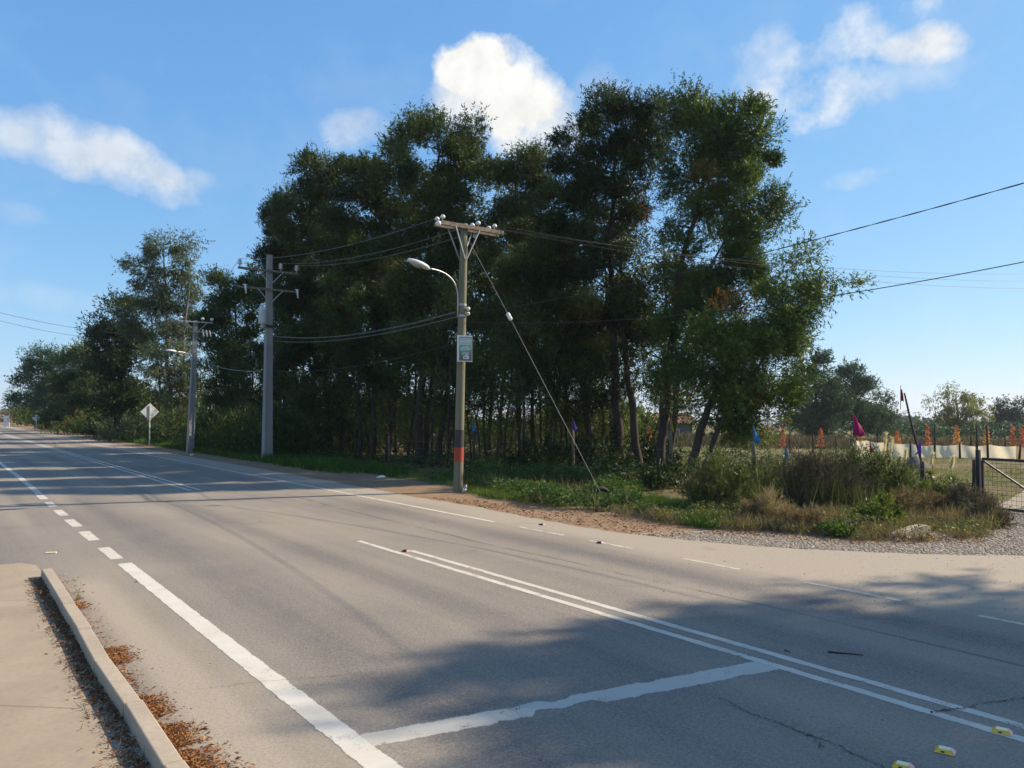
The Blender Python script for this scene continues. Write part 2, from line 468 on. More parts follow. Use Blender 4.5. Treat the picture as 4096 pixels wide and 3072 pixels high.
M['mesh_rust'] = mottled('gate_mesh_wire', (.07, .055, .045), (.035, .03, .028), 9, .7, .1, .002, .3)
M['bark'] = mottled('bark', (.075, .058, .045), (.035, .028, .023), 3, .95, .9, .03, stretch=(4, 4, .8), fine=16)
M['bark_pale'] = mottled('pale_bark', (.24, .20, .155), (.12, .095, .07), 3, .95, .7, .02, stretch=(4, 4, .8), fine=16)
M['dry_stem'] = mottled('dry_stem', (.21, .155, .09), (.12, .085, .05), 6, .95, .3, .005)
M['shade_cloth'] = mottled('shade_cloth', (.78, .70, .52), (.70, .62, .46), .8, .9, .15, .01, stretch=(1, 1, 3))
M['shade_cloth_dark'] = mottled('tan_shade_cloth', (.42, .33, .2), (.36, .28, .17), .8, .9, .15, .01)
for nm_ in ('shade_cloth', 'shade_cloth_dark'):
    nt_ = M[nm_].node_tree; bs_ = [n for n in nt_.nodes if n.type == 'BSDF_PRINCIPLED'][0]; ou_ = [n for n in nt_.nodes if n.type == 'OUTPUT_MATERIAL'][0]
    tl_ = nt_.nodes.new('ShaderNodeBsdfTranslucent'); mx_ = nt_.nodes.new('ShaderNodeMixShader'); mx_.inputs[0].default_value = .48
    nt_.links.new(bs_.inputs['Base Color'].links[0].from_socket, tl_.inputs['Color'])
    nt_.links.new(bs_.outputs[0], mx_.inputs[1]); nt_.links.new(tl_.outputs[0], mx_.inputs[2]); nt_.links.new(mx_.outputs[0], ou_.inputs['Surface'])
for nm, c in (('flag_blue', (.03, .24, .46)), ('flag_pink', (.40, .03, .17)), ('flag_red', (.45, .03, .05)),
              ('flag_purple', (.20, .07, .42)), ('flag_yellow', (.42, .35, .03)), ('flag_violet', (.09, .05, .30)), ('flag_rust', (.36, .05, .03))):
    m_ = NT(nm); v_ = m_.coord('Object')
    c_ = m_.mix(m_.rng(m_.noise(v_, 9, 5, .6), .3, .7), c, tuple(k * .75 for k in c))
    M[nm] = m_.bsdf(c_, .8, None, 0, .2, (tuple(min(1, k * 1.5) for k in c), .35))
M['roof_white'] = mottled('white_sheet_roof', (.62, .62, .62), (.5, .5, .5), 1, .55, .1, .01)
M['roof_tile'] = mottled('red_tile_roof', (.30, .14, .09), (.2, .10, .07), 3, .85, .3, .02)
M['wall_red'] = mottled('red_wall', (.42, .07, .05), (.34, .07, .05), 2, .85, .1, .01)
M['wall_brown'] = mottled('brown_wall', (.16, .12, .09), (.11, .085, .065), 2, .9, .1, .01)
M['wall_green'] = mottled('grey_green_wall', (.13, .16, .15), (.1, .12, .11), 2, .9, .1, .01)
M['wall_white'] = mottled('white_wall', (.6, .6, .57), (.5, .49, .46), 2, .9, .1, .01)
M['window_blue'] = mottled('blue_window', (.05, .16, .26), (.04, .1, .18), 2, .2, .02, .005, 0, .5)
M['stud_yellow'] = mottled('stud_yellow', (.78, .50, .04), (.6, .38, .04), 20, .45, .1, .002, 0, .5)
M['stud_cream'] = mottled('stud_top', (.85, .76, .48), (.75, .64, .36), 20, .5, .1, .002, 0, .5)
M['stud_pink'] = mottled('stud_reflector', (.62, .27, .27), (.5, .2, .2), 20, .3, .1, .002, 0, .5)
M['stud_dark'] = mottled('stud_dark', (.03, .03, .03), (.06, .05, .05), 20, .5, .1, .002)
M['crack'] = mottled('road_crack', (.028, .027, .027), (.05, .047, .044), 20, .95, .2, .003)
M['plastic_white'] = mottled('white_plastic', (.72, .73, .72), (.58, .58, .57), 20, .5, .3, .004, 0, .4)
M['plastic_blue'] = mottled('blue_plastic', (.05, .07, .32), (.1, .12, .4), 30, .4, .3, .004, 0, .4)
M['plastic_red'] = mottled('red_plastic', (.45, .08, .05), (.4, .12, .1), 30, .5, .3, .004)
M['stone_pile'] = soil('gravel_mound', (.15, .14, .145), (.19, .175, .175), (.09, .085, .085), 2, 12, .8, .06)
M['rubber'] = mottled('rubber', (.02, .02, .02), (.035, .033, .03), 10, .8, .2, .004)
def pebble():
    m = NT('pebble'); a = m.N.new('ShaderNodeAttribute'); a.attribute_name = 'tint'
    return m.bsdf(m.ramp(a.outputs['Fac'], [(0, (.20, .16, .125)), (.35, (.33, .275, .215)), (.7, (.45, .38, .30)), (1, (.60, .52, .43))]), .9, None, 0, .2)
M['pebble'] = pebble()
# -- leaves: tint picks the leaf's own colour, the last stops are rust coloured seed pods and dead leaves
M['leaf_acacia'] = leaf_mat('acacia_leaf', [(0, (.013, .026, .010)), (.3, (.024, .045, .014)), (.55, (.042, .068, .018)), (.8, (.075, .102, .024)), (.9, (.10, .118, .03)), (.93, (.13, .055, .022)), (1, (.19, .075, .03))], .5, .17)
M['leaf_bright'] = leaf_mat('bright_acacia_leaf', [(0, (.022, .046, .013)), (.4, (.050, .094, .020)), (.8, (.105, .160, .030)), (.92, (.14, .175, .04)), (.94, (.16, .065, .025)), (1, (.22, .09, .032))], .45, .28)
M['leaf_grey'] = leaf_mat('eucalyptus_leaf', [(0, (.040, .060, .030)), (.5, (.075, .100, .050)), (.9, (.115, .135, .07)), (1, (.16, .13, .07))], .5, .25)
M['leaf_olive'] = leaf_mat('olive_leaf', [(0, (.018, .034, .012)), (.5, (.048, .078, .022)), (.9, (.105, .138, .042)), (1, (.17, .13, .05))], .5, .2)
M['leaf_weed'] = leaf_mat('weed_leaf', [(0, (.026, .060, .018)), (.5, (.050, .105, .026)), (.9, (.10, .155, .035)), (1, (.15, .15, .05))], .5, .35)
M['leaf_grass'] = leaf_mat('grass_blade', [(0, (.026, .065, .014)), (.5, (.055, .115, .02)), (.85, (.12, .17, .03)), (1, (.26, .21, .09))], .6, .35)
M['leaf_dry'] = leaf_mat('dry_weed', [(0, (.11, .078, .045)), (.5, (.21, .165, .095)), (.85, (.33, .27, .16)), (1, (.16, .18, .055))], .8, .3, .15, 1.2)
M['leaf_dark_dry'] = leaf_mat('dark_dry_bush', [(0, (.036, .032, .024)), (.5, (.075, .064, .047)), (.9, (.14, .12, .085)), (1, (.07, .09, .03))], .85, .2, .15, 1.2)
M['leaf_litter'] = leaf_mat('leaf_litter', [(0, (.13, .055, .026)), (.4, (.24, .105, .045)), (.8, (.36, .18, .075)), (1, (.42, .30, .14))], .8, .1, .2, 1.2)
M['leaf_shrub'] = leaf_mat('shrub_leaf', [(0, (.040, .056, .020)), (.5, (.075, .098, .035)), (.9, (.12, .14, .055)), (1, (.20, .19, .05))], .5, .3)
M['leaf_red'] = leaf_mat('red_maple_leaf', [(0, (.40, .13, .10)), (.45, (.47, .15, .075)), (.75, (.52, .24, .07)), (1, (.50, .31, .08))], .6, .4, .2, 1.3)
M['leaf_far'] = leaf_mat('far_tree_leaf', [(0, (.020, .048, .024)), (.5, (.044, .092, .040)), (.9, (.072, .13, .05)), (1, (.10, .14, .05))], .55, .18)
M['leaf_willow'] = leaf_mat('willow_leaf', [(0, (.09, .11, .035)), (.5, (.15, .17, .05)), (1, (.22, .21, .07))], .6, .4)
M['leaf_plume'] = leaf_mat('pampas_plume', [(0, (.62, .55, .42)), (1, (.82, .76, .62))], .9, .4, .1, 1.1)

# ------------------------------------------------------------------ foliage
def unit(a):
    return a / np.maximum(np.linalg.norm(a, axis=1, keepdims=True), 1e-6)
def rdirs(n):
    return unit(rng.normal(size=(n, 3)))
def leaf_mesh(name, C, D, L, W, tint, quad=False):
    n = len(C); D = unit(D)
    S = unit(np.cross(D, rdirs(n)))
    Nn = np.cross(D, S)
    L = np.broadcast_to(np.asarray(L, float), (n,))[:, None]; W = np.broadcast_to(np.asarray(W, float), (n,))[:, None]
    if not quad:                                             # narrow leaf: one triangle, widest near its base
        V = np.empty((n, 3, 3), np.float32)
        V[:, 0] = C + S * W * .5 + D * L * .12; V[:, 1] = C - S * W * .5; V[:, 2] = C + D * L
        return mesh_np(name, V.reshape(-1, 3), np.arange(3 * n), np.full(n, 3, np.int32), tint)
    V = np.empty((n, 4, 3), np.float32)
    V[:, 0] = C
    mid = C + D * L * .45 + Nn * L * .06
    V[:, 1] = mid + S * W * .5
    V[:, 2] = C + D * L
    V[:, 3] = mid - S * W * .5
    return mesh_np(name, V.reshape(-1, 3), np.arange(4 * n), np.full(n, 4, np.int32), tint)
def shoots_to_leaves(S, Dr, Ls, m, spread, tint_s, tvar):
    n = len(S)
    u = rng.random((n, m, 1)) ** .8
    P = S[:, None] + Dr[:, None] * Ls[:, None, None] * u + rng.normal(scale=.03, size=(n, m, 3)) * Ls[:, None, None]
    D = Dr[:, None] * (1 - spread) + rng.normal(size=(n, m, 3)) * spread * .62
    T = tint_s[:, None] + rng.normal(scale=tvar, size=(n, m))
    return P.reshape(-1, 3), D.reshape(-1, 3), np.clip(T.reshape(-1), 0, 1)
def clip_pods(T, pod):                    # keep ordinary leaves below the rust stops
    return np.where(pod, T, np.minimum(T, .90))
def crown(ells, leaf, lai=2.6, clump=.62, per=11, up=.45, spread=.62, pods=.02, wl=.28, tbase=.45, tspan=.22, droop=0.0):
    """ells: centre(3), radii(3), density; returns arrays for leaf_mesh and the clump centres"""
    Cs, Ds, Ts, CC = [], [], [], []
    area = leaf * leaf * wl * .5
    for (c, r, dens) in ells:
        c, r = np.asarray(c, float), np.asarray(r, float)
        nl = lai * dens * math.pi * r[0] * r[2] / area
        nsh = max(6, int(nl / per))
        vol = 4.19 * r.prod()
        nc = max(4, int(vol / (4.19 * clump ** 3) * .55))
        q = rdirs(nc) * (rng.random((nc, 1)) ** .42)
        cc = c + q * r * .88
        csz = clump * rng.uniform(.6, 1.25, nc) * min(1.0, r.min() / clump + .15)
        ctint = rng.normal(tbase, tspan * .7, nc); cpod = rng.random(nc) < pods
        idx = rng.integers(0, nc, nsh)
        off = rdirs(nsh) * (rng.random((nsh, 1)) ** .5)
        off[:, 2] *= .72
        S = cc[idx] + off * csz[idx][:, None]
        outw = unit((S - c) / r)
        Dr = unit(outw * .55 + off * .5 + np.array([0, 0, up - droop]) + rng.normal(scale=.38, size=(nsh, 3)))
        Ls = csz[idx] * rng.uniform(.35, .85, nsh) + leaf
        lng = rng.random(nsh) < .04                         # some long leading shoots
        Ls = np.where(lng, Ls * rng.uniform(1.3, 1.8, nsh), Ls); Dr[lng, 2] += .5; Dr = unit(Dr)
        ts = np.clip(ctint[idx] + rng.normal(scale=.10, size=nsh), .05, .88)
        pd = cpod[idx] & (rng.random(nsh) < .55)
        ts = np.where(pd, rng.uniform(.94, 1, nsh), ts)
        P, D, T = shoots_to_leaves(S, Dr, Ls, per, spread, ts, .07)
        T = np.where(np.repeat(pd, per), np.maximum(T, .93), np.minimum(T, .91))
        if droop: D[:, 2] -= droop
        Cs.append(P); Ds.append(D); Ts.append(T); CC.append(cc)
    return np.concatenate(Cs), np.concatenate(Ds), np.concatenate(Ts), np.concatenate(CC)
def wiggle(a, b, n, amp, rs):
    pts = []
    ph = [rs.uniform(0, 6.3) for _ in range(4)]
    for i in range(n + 1):
        u = i / n
        p = Vector(a).lerp(Vector(b), u)
        e = amp * math.sin(math.pi * min(1, u * 1.1)) if i else 0
        p += Vector((math.sin(u * 5 + ph[0]) * e, math.sin(u * 4 + ph[1]) * e, 0))
        pts.append(p)
    return pts
def make_tree(name, label, cat, D, ells, stems, leaf=.13, bark='bark', leafm='leaf_acacia', group=None, seed=1, tr=.13,
              depth_k=.85, limbs=26, rm=1.13, **kw):
    """ells in photograph px (x, y, rx, ry[, density, depth offset]) set at the tree's own distance D;
       stems: polylines in px, first point on the ground"""
    rs = random.Random(seed)
    b0 = at(stems[0][0][0], stems[0][0][1], D); base = Vector((b0.x, D, ground(b0.x, D)))
    root = empty(name, base, label, cat, group)
    E3 = []
    k = D / F
    for e in ells:
        px, py, rx, ry = e[0], e[1], e[2] * rm, e[3] * rm; dens = e[4] if len(e) > 4 else 1.0
        dy = e[5] if len(e) > 5 else rs.uniform(-.5, .5) * min(rx, ry) * k
        c = at(px, py, D + dy)
        E3.append((np.array(c - base), np.array((rx * k, max(.5, depth_k * .5 * (rx + ry) * k), ry * k)), dens))
    P, Dd, T, CC = crown(E3, leaf, **kw)
    wl = kw.get('wl', .28)
    n = len(P)
    L = leaf * rng.uniform(.65, 1.25, n)
    link('crown', leaf_mesh('crown', P, Dd, L, L * wl, T), M[leafm], root)
    mb = MB(); tips = []
    for j, st in enumerate(stems):
        dy = 0 if j == 0 else rs.uniform(-.8, .8)
        pts = [at(px, py, D + dy) - base for px, py in st]
        pts[0].z = ground(*(pts[0] + base).xy) - base.z - .12
        path = []
        for a, b in zip(pts[:-1], pts[1:]):
            seg = wiggle(a, b, 5, .05 * (b - a).length * .5, rs)
            path += seg if not path else seg[1:]
        r0 = tr * (1 if j == 0 else rs.uniform(.55, .85))
        N = len(path)
        rad = [r0 * (1.25 if i == 0 else 1.0) * (1 - .78 * (i / (N - 1)) ** 1.2) for i in range(N)]
        mb.tube(path, rad, 8)
        tips += [(path[i], rad[i]) for i in range(int(N * .35), N)]
    sel = CC[rng.permutation(len(CC))[:limbs]]
    for c in sel:
        c = Vector(c)
        cand = [t for t in tips if t[0].z < c.z + .2] or tips
        p, r = min(cand, key=lambda t: (t[0] - c).length + .6 * abs((c.z - t[0].z) - .5 * math.hypot(c.x - t[0].x, c.y - t[0].y)))
        mid = p.lerp(c, .5) + Vector((rs.uniform(-.2, .2), rs.uniform(-.2, .2), rs.uniform(-.25, .1)))
        rr = min(r * .6, .06)
        mb.tube([p, mid, c], [rr, rr * .7, .012], 5, False)
    mb.build('trunk', M[bark], root, True)
    return root
def make_bush(name, label, cat, loc, r, nsh, leaf, leafm, per=9, stem='dry_stem', nst=14, group=None, wl=.25, up=.6,
              spread=.55, tb=.45, tv=.14, seed=3, cl=.3):
    rs = random.Random(seed)
    root = empty(name, loc, label, cat, group)
    r = np.asarray(r, float)
    nc = max(6, int(nsh / 22))
    q = rdirs(nc) * (rng.random((nc, 1)) ** .45); q[:, 2] = np.abs(q[:, 2])
    cc = q * r
    idx = rng.integers(0, nc, nsh)
    S = cc[idx] + rng.normal(scale=cl, size=(nsh, 3)) * min(r) * .6
    S[:, 2] = np.abs(S[:, 2])
    Dr = unit(unit(S / r) * .6 + np.array([0, 0, up]) + rng.normal(scale=.4, size=(nsh, 3)))
    ts = np.clip(rng.normal(tb, tv, nc)[idx] + rng.normal(scale=.08, size=nsh), 0, .9)
    P, D, T = shoots_to_leaves(S, Dr, rng.uniform(.12, .34, nsh) * max(.5, r[2]), per, spread, ts, .08)
    L = leaf * rng.uniform(.6, 1.3, len(P))
    link('foliage', leaf_mesh('foliage', P, D, L, L * wl, T), M[leafm], root)
    mb = MB()
    for k in range(nst):
        c = Vector(cc[rs.randrange(nc)]) * 1.05
        b = Vector((rs.uniform(-.25, .25) * r[0], rs.uniform(-.25, .25) * r[1], -.08))
        mb.tube(wiggle(b, c, 4, .06, rs), [.018, .015, .012, .008, .004], 4, False)
    mb.build('stems', M[stem], root)
    return root
def scatter(name, label, P, H, leafm, per=4, wl=.10, lean=.35, tb=.4, tv=.18, cat=None, lenf=1.0, spread=.3, z0=0.0, kind='stuff'):
    """uncountable low growth: tufts of blades or leaves at points P (n,2) of height H"""
    n = len(P)
    z = groundv(P[:, 0], P[:, 1]) + z0
    Sx = np.repeat(np.column_stack([P, z]), per, axis=0)
    Sx[:, :2] += rng.normal(scale=.05, size=(n * per, 2))
    Hh = np.repeat(H, per) * rng.uniform(.45, 1.15, n * per)
    D = np.column_stack([rng.normal(scale=lean, size=(n * per, 2)), np.ones(n * per)])
    T = np.clip(np.repeat(rng.normal(tb, tv, n), per) + rng.normal(scale=.08, size=n * per), 0, 1)
    me = leaf_mesh(name, Sx, D, Hh * lenf, np.maximum(Hh * wl, .006), T)
    o = link(name, me, M[leafm])
    return props(o, label, cat, None, kind)
def leafy_mass(name, label, P, H, leafm, per, leaf, wl=.45, tb=.45, tv=.16, up=.5):
    """broad leaved low growth filling the volume from the ground to height H at points P"""
    n = len(P)
    z = groundv(P[:, 0], P[:, 1])
    Sx = np.repeat(np.column_stack([P, z]), per, axis=0)
    hh = np.repeat(H, per) * (rng.random(n * per) ** .6)
    Sx[:, :2] += rng.normal(scale=.09, size=(n * per, 2)); Sx[:, 2] += hh
    D = rng.normal(size=(n * per, 3)); D[:, 2] = D[:, 2] * .5 + up * .6
    T = np.clip(np.repeat(rng.normal(tb, tv, n), per) + rng.normal(scale=.1, size=n * per), 0, 1)
    L = leaf * rng.uniform(.5, 1.35, n * per)
    o = link(name, leaf_mesh(name, Sx, D, L, L * wl, T, leafm == 'leaf_weed'), M[leafm])
    return props(o, label, None, None, 'stuff')
def pts_in(poly, n):
    """n random points inside a ground polygon (list of 2-D points)"""
    A = np.array([[p[0], p[1]] for p in poly]); lo, hi = A.min(0), A.max(0)
    out = np.empty((0, 2))
    while len(out) < n:
        q = rng.uniform(lo, hi, (n * 2, 2)); ins = np.zeros(len(q), bool)
        for i in range(len(A)):
            a, b = A[i], A[i - 1]
            c = ((a[1] > q[:, 1]) != (b[1] > q[:, 1])) & (q[:, 0] < (b[0] - a[0]) * (q[:, 1] - a[1]) / (b[1] - a[1] + 1e-12) + a[0])
            ins ^= c
        out = np.vstack([out, q[ins]])
    return out[:n]
def vnoise(P, scale, seed=0):
    """cheap smooth value noise 0..1"""
    r = np.random.default_rng(seed); tab = r.random((64, 64))
    q = P * scale; i = np.floor(q).astype(int); f = q - i; f = f * f * (3 - 2 * f)
    g = lambda a, b: tab[(i[:, 0] + a) % 64, (i[:, 1] + b) % 64]
    return (g(0,0)*(1-f[:,0])+g(1,0)*f[:,0])*(1-f[:,1]) + (g(0,1)*(1-f[:,0])+g(1,1)*f[:,0])*f[:,1]

# ------------------------------------------------------------------ the setting: ground, road, shoulder, pavement
def axis_steps():
    a = np.concatenate([np.linspace(0, 60, 31), np.geomspace(64, 1500, 26)])
    return np.concatenate([-a[:0:-1], a])
gx, gy = axis_steps(), axis_steps()
XX, YY = np.meshgrid(gx, gy); ZZ = groundv(XX, YY) - .03
nx, ny = len(gx), len(gy)
ii = (np.arange(ny - 1)[:, None] * nx + np.arange(nx - 1)[None]).ravel()
props(link('ground', mesh_np('ground', np.column_stack([XX.ravel(), YY.ravel(), ZZ.ravel()]),
      np.column_stack([ii, ii + 1, ii + nx + 1, ii + nx]).ravel(), np.full(len(ii), 4, np.int32)), M['field']), kind='structure')

def sheet_local(name, ts_poly, z, mat, parent=None):
    """flat sheet in road coordinates (across, along)"""
    me = bpy.data.meshes.new(name); me.from_pydata([(t, s, z) for t, s in ts_poly], [], [tuple(range(len(ts_poly)))]); me.update()
    o = link(name, me, mat, parent)
    if parent is None: o.rotation_euler = (0, 0, ANG)
    return o
EDGE_PX = [(300, 475.5), (418, 497.2), (474, 506), (523, 516.5), (575, 525.5), (620, 533), (692, 540.5), (770, 547.3), (864, 552), (959, 555), (1024, 555.5)]
edge_ts = [road_ts(G(*p)) for p in EDGE_PX]                        # right edge of the asphalt, far to near
edge_r = []
for i in range(len(edge_ts) - 1):
    (t0, s0), (t1, s1) = edge_ts[i], edge_ts[i + 1]
    for k in range(6):
        u = k / 6; edge_r.append((t0 + (t1 - t0) * u + random.uniform(-.06, .06), s0 + (s1 - s0) * u))
edge_r += [edge_ts[-1], (15.2, -2.0), (15.4, -14), (12, -30), (11, -80)]
far_edge = [(10.7, 700), (10.8, 120), (10.9, 70), (11.0, 45)]
poly = far_edge + edge_r + [(-14, -80), (-14, 700)]
road = props(sheet_local('road', poly, 0.0, M['asphalt']), kind='structure')

def across_attr(me):
    at_ = me.attributes.new('across', 'FLOAT', 'POINT')
    at_.data.foreach_set('value', np.tile([0.0, 1.0], len(me.vertices) // 2).astype(np.float32))
def strip(name, t_of, s0, s1, w, mat, z=.0025, jag=.006, step=.25):
    """painted strip along the road with slightly ragged edges"""
    n = max(2, int((s1 - s0) / step)); V, Fc = [], []
    for i in range(n + 1):
        s = s0 + (s1 - s0) * i / n; t = t_of(s)
        V += [(t - w / 2 + random.uniform(-jag, jag), s, z), (t + w / 2 + random.uniform(-jag, jag), s, z)]
        if i: b = 2 * i; Fc.append((b - 2, b - 1, b + 1, b))
    me = bpy.data.meshes.new(name); me.from_pydata(V, [], Fc); me.update(); across_attr(me)
    return link(name, me, mat, road)
def interp(pts):
    pts = sorted(pts)
    def f(s):
        return float(np.interp(s, [p[0] for p in pts], [p[1] for p in pts]))
    return f
def line_fn(px_list):
    return interp([(road_ts(G(*p))[1], road_ts(G(*p))[0]) for p in px_list])
T_C = 6.19; T_R = 9.55
cs = lambda p: road_ts(G(*p))[1]
# double centre line: near stretch, gap at the junction, far stretch
strip('centre_line', lambda s: T_C, -6, cs((361, 540.7)), .13, M['paint'], step=.15)
strip('centre_line', lambda s: T_C + .27, -6, cs((408, 551)), .13, M['paint'], step=.15)
strip('centre_line', lambda s: T_C, cs((192.7, 490.6)), 210, .13, M['paint'], step=.6)
strip('centre_line', lambda s: T_C + .27, cs((202, 490.0)), 210, .13, M['paint'], step=.6)
strip('edge_line', lambda s: T_R, cs((500, 521.5)), 230, .14, M['paint'], step=.5)
for a, b in (((522.6, 526.4), (568, 535)), ((594, 540), (634, 548.5)), ((685, 558.5), (742, 569)), ((806, 582), (901, 601)), ((980, 615), (1060, 631))):
    strip('edge_dash', lambda s: T_R, cs(b), cs(a), .12, M['paint_worn'])
_l = [road_ts(G(*p)) for p in ((0, 459), (42.6, 495.6), (86, 533), (104, 549), (125, 563), (200, 626), (277, 683), (352, 741), (375, 760))]
_c = np.polyfit([s for t, s in _l], [t for t, s in _l], 2)
lf = lambda s: float(np.polyval(_c, min(s, 32)))
strip('edge_line', lambda s: lf(s), -2.5, cs((128, 563)), .235, M['paint_fresh'], step=.05, jag=.005)
for a, b in (((105, 547.5), (122, 558.5)), ((84.5, 531.5), (98, 540)), ((70, 519.5), (81, 526.5)), ((58.5, 510), (68, 515.5)), ((50, 502), (57.5, 506.5)), ((43, 495), (49, 499))):
    strip('edge_dash', lambda s: lf(s) - .02, cs(b), cs(a), .24, M['paint'])
strip('edge_line', lambda s: lf(s), cs((41, 494)), 230, .22, M['paint'], step=.5)
# worn stop line with bites out of both edges
def stop_line():
    a0, a1 = road_ts(G(357, 733.5)), road_ts(G(752, 660)); b0, b1 = road_ts(G(372, 749.8)), road_ts(G(786, 670))
    N = 240; V, Fc = [], []; r2 = random.Random(31); ja = jb = 0.0
    chip_a = [(.40, .455, .10), (.30, .33, .02), (.66, .70, .03), (.78, .80, .02)]
    chip_b = [(.345, .40, .12), (.40, .43, .07), (.43, .50, .13), (.255, .275, .06), (.30, .315, .03), (.60, .62, .025), (.86, .90, .03)]
    ea = np.zeros(N + 1); eb = np.zeros(N + 1); uu = np.arange(N + 1) / N
    for lo, hi, d in chip_a: ea += d * ((uu > lo) & (uu < hi)) * np.array([r2.uniform(.55, 1) for _ in uu])
    for lo, hi, d in chip_b: eb += d * ((uu > lo) & (uu < hi)) * np.array([r2.uniform(.55, 1) for _ in uu])
    ea = np.convolve(ea, [.2, .2, .2, .2, .2], 'same'); eb = np.convolve(eb, [.2, .2, .2, .2, .2], 'same')
    for i in range(N + 1):
        u = i / N
        ja = .8 * ja + r2.gauss(0, .004); jb = .8 * jb + r2.gauss(0, .004); ba, bb = ea[i], eb[i]
        A = Vector(a0).lerp(Vector(a1), u); B = Vector(b0).lerp(Vector(b1), u); d = (A - B)
        L = d.length; d /= L
        A = A - d * (ba + abs(ja) + r2.uniform(0, .006)); B = B + d * (bb + abs(jb) + r2.uniform(0, .006))
        V += [(B.x, B.y, .0015), (A.x, A.y, .0015)]
        if i: k = 2 * i; Fc.append((k - 2, k - 1, k + 1, k))
    me = bpy.data.meshes.new('stop_line'); me.from_pydata(V, [], Fc); me.update(); across_attr(me)
    link('stop_line', me, M['paint_old'], road)
stop_line()
def crack(px_pts, w):
    P = [road_ts(G(*p)) for p in px_pts]; path = []
    for a, b in zip(P[:-1], P[1:]):
        for k in range(14):
            u = k / 14; path.append((a[0] + (b[0] - a[0]) * u + random.gauss(0, .014), a[1] + (b[1] - a[1]) * u + random.gauss(0, .014)))
    V, Fc = [], []
    for i, (t, s) in enumerate(path):
        j = min(i, len(path) - 2); d = Vector((path[j + 1][0] - path[j][0], path[j + 1][1] - path[j][1]))
        if d.length < 1e-6: d = Vector((1, 0))
        nrm = Vector((-d.y, d.x)).normalized() * w * random.uniform(.25, 1.0)
        V += [(t - nrm.x, s - nrm.y, .0065), (t + nrm.x, s + nrm.y, .0065)]
        if i: k = 2 * i; Fc.append((k - 2, k - 1, k + 1, k))
    me = bpy.data.meshes.new('crack'); me.from_pydata(V, [], Fc); me.update()
    link('crack', me, M['crack'], road)
crack([(722, 699), (745, 712), (775, 722), (800, 732), (830, 743), (880, 766), (900, 780)], .006)
crack([(800, 732), (815, 738), (822, 750)], .004)
crack([(930, 713), (945, 710.5), (962, 709), (985, 703), (1030, 698)], .007)
crack([(200, 690), (240, 684), (290, 680), (330, 676), (380, 672)], .0025)

# dirt shoulder between asphalt and verge, gravel apron at the yard entrance
def ragged(ts, amp, k=5):
    out = []
    for a, b in zip(ts[:-1], ts[1:]):
        for i in range(k):
            u = i / k; out.append((a[0] + (b[0] - a[0]) * u + random.uniform(-amp, amp), a[1] + (b[1] - a[1]) * u))
    return out + [ts[-1]]
d_in = [(10.3, 400), (10.3, 120), (10.4, 50), (10.3, 20), (10.2, 8), (10.2, 5)]
d_out = ragged([(13.5, 6), (14.0, 8.5), (14.0, 11), (13.2, 14), (12.9, 18), (13.3, 26), (13.6, 40), (14.4, 70), (15, 160), (15, 400)], .18, 8)
props(sheet_local('dirt_shoulder', d_in + d_out, -.012, M['dirt']), kind='structure')
apron_px = [(600, 534), (680, 532), (760, 527), (820, 526), (900, 522), (960, 520), (1000, 505), (1024, 492)]
ap = ragged([road_ts(G(*p)) for p in apron_px], .12, 6)
ap_poly = ap + [(30, 10), (34, -6), (14.6, -14), (14.6, -2), (12.6, 3.5), (10.6, 8)]
props(sheet_local('gravel_apron', ap_poly, -.006, M['gravel_bed']), kind='structure')

# pavement and kerb at the lower left
pv = [road_ts(G(*p)) for p in ((-70, 563), (20, 563.5), (36, 565.5), (50, 568))]
kr_px = [(51.5, 567.5), (61.5, 582), (74.7, 602), (91.6, 626), (111, 657.6), (142, 698.6), (183, 759.4), (195, 776)]     # right top edge of the kerb
KH = .125
kr = [road_ts(G(px, py, KH)) for px, py in kr_px]
kf = interp([(s, t) for t, s in kr])
s_end, s_start = kr[0][1], kr[-1][1] - 1.5
slab = [(-8, pv[0][1]), (pv[1][0], pv[1][1]), (pv[2][0], pv[2][1])] + [(kf(s) - .06, s) for s in np.linspace(s_end, s_start, 12)] + [(-8, s_start)]
pave = props(sheet_local('pavement', slab, .010, M['concrete']), kind='structure')
kerb = empty('kerb', (0, 0, 0), rz=ANG); kerb['kind'] = 'structure'
KW = .124
cut_px = [(51.5, 567.5), (61.5, 582), (74.7, 602), (91.6, 626), (111, 657.6), (142, 698.6), (183, 759.4)]
cut_s = [s_end]
for px, py in cut_px[1:]:
    cut_s.append(road_ts(G(px, py, KH))[1])
while cut_s[-1] > s_start: cut_s.append(cut_s[-1] - .8)
for a, b in zip(cut_s[:-1], cut_s[1:]):
    s1, s0 = a - .011, b + .011
    h1 = KH + random.uniform(-.006, .006); lift = random.uniform(-.012, .012)
    mb = MB(); nseg = 4; vs = []; fs = []
    for i in range(nseg + 1):
        s = s1 + (s0 - s1) * i / nseg; t = kf(s) + lift
        vs += [(t - KW - .012, s, -.05), (t - KW, s, h1), (t, s, h1), (t + .012, s, -.05)]
        if i:
            q = 4 * i
            fs += [(q - 4, q, q + 1, q - 3), (q - 3, q + 1, q + 2, q - 2), (q - 2, q + 2, q + 3, q - 1)]
    fs += [(0, 1, 2, 3), (4 * nseg + 3, 4 * nseg + 2, 4 * nseg + 1, 4 * nseg)]
    mb.add(vs, fs)
    mb.build('kerb_stone', M['kerb'], kerb, bevel=.010)
    mb = MB(); tj = kf(b); mb.box((tj - KW / 2, b, KH / 2 - .045), (KW - .01, .03, KH - .02)); mb.build('mortar_joint', M['crack'], kerb)
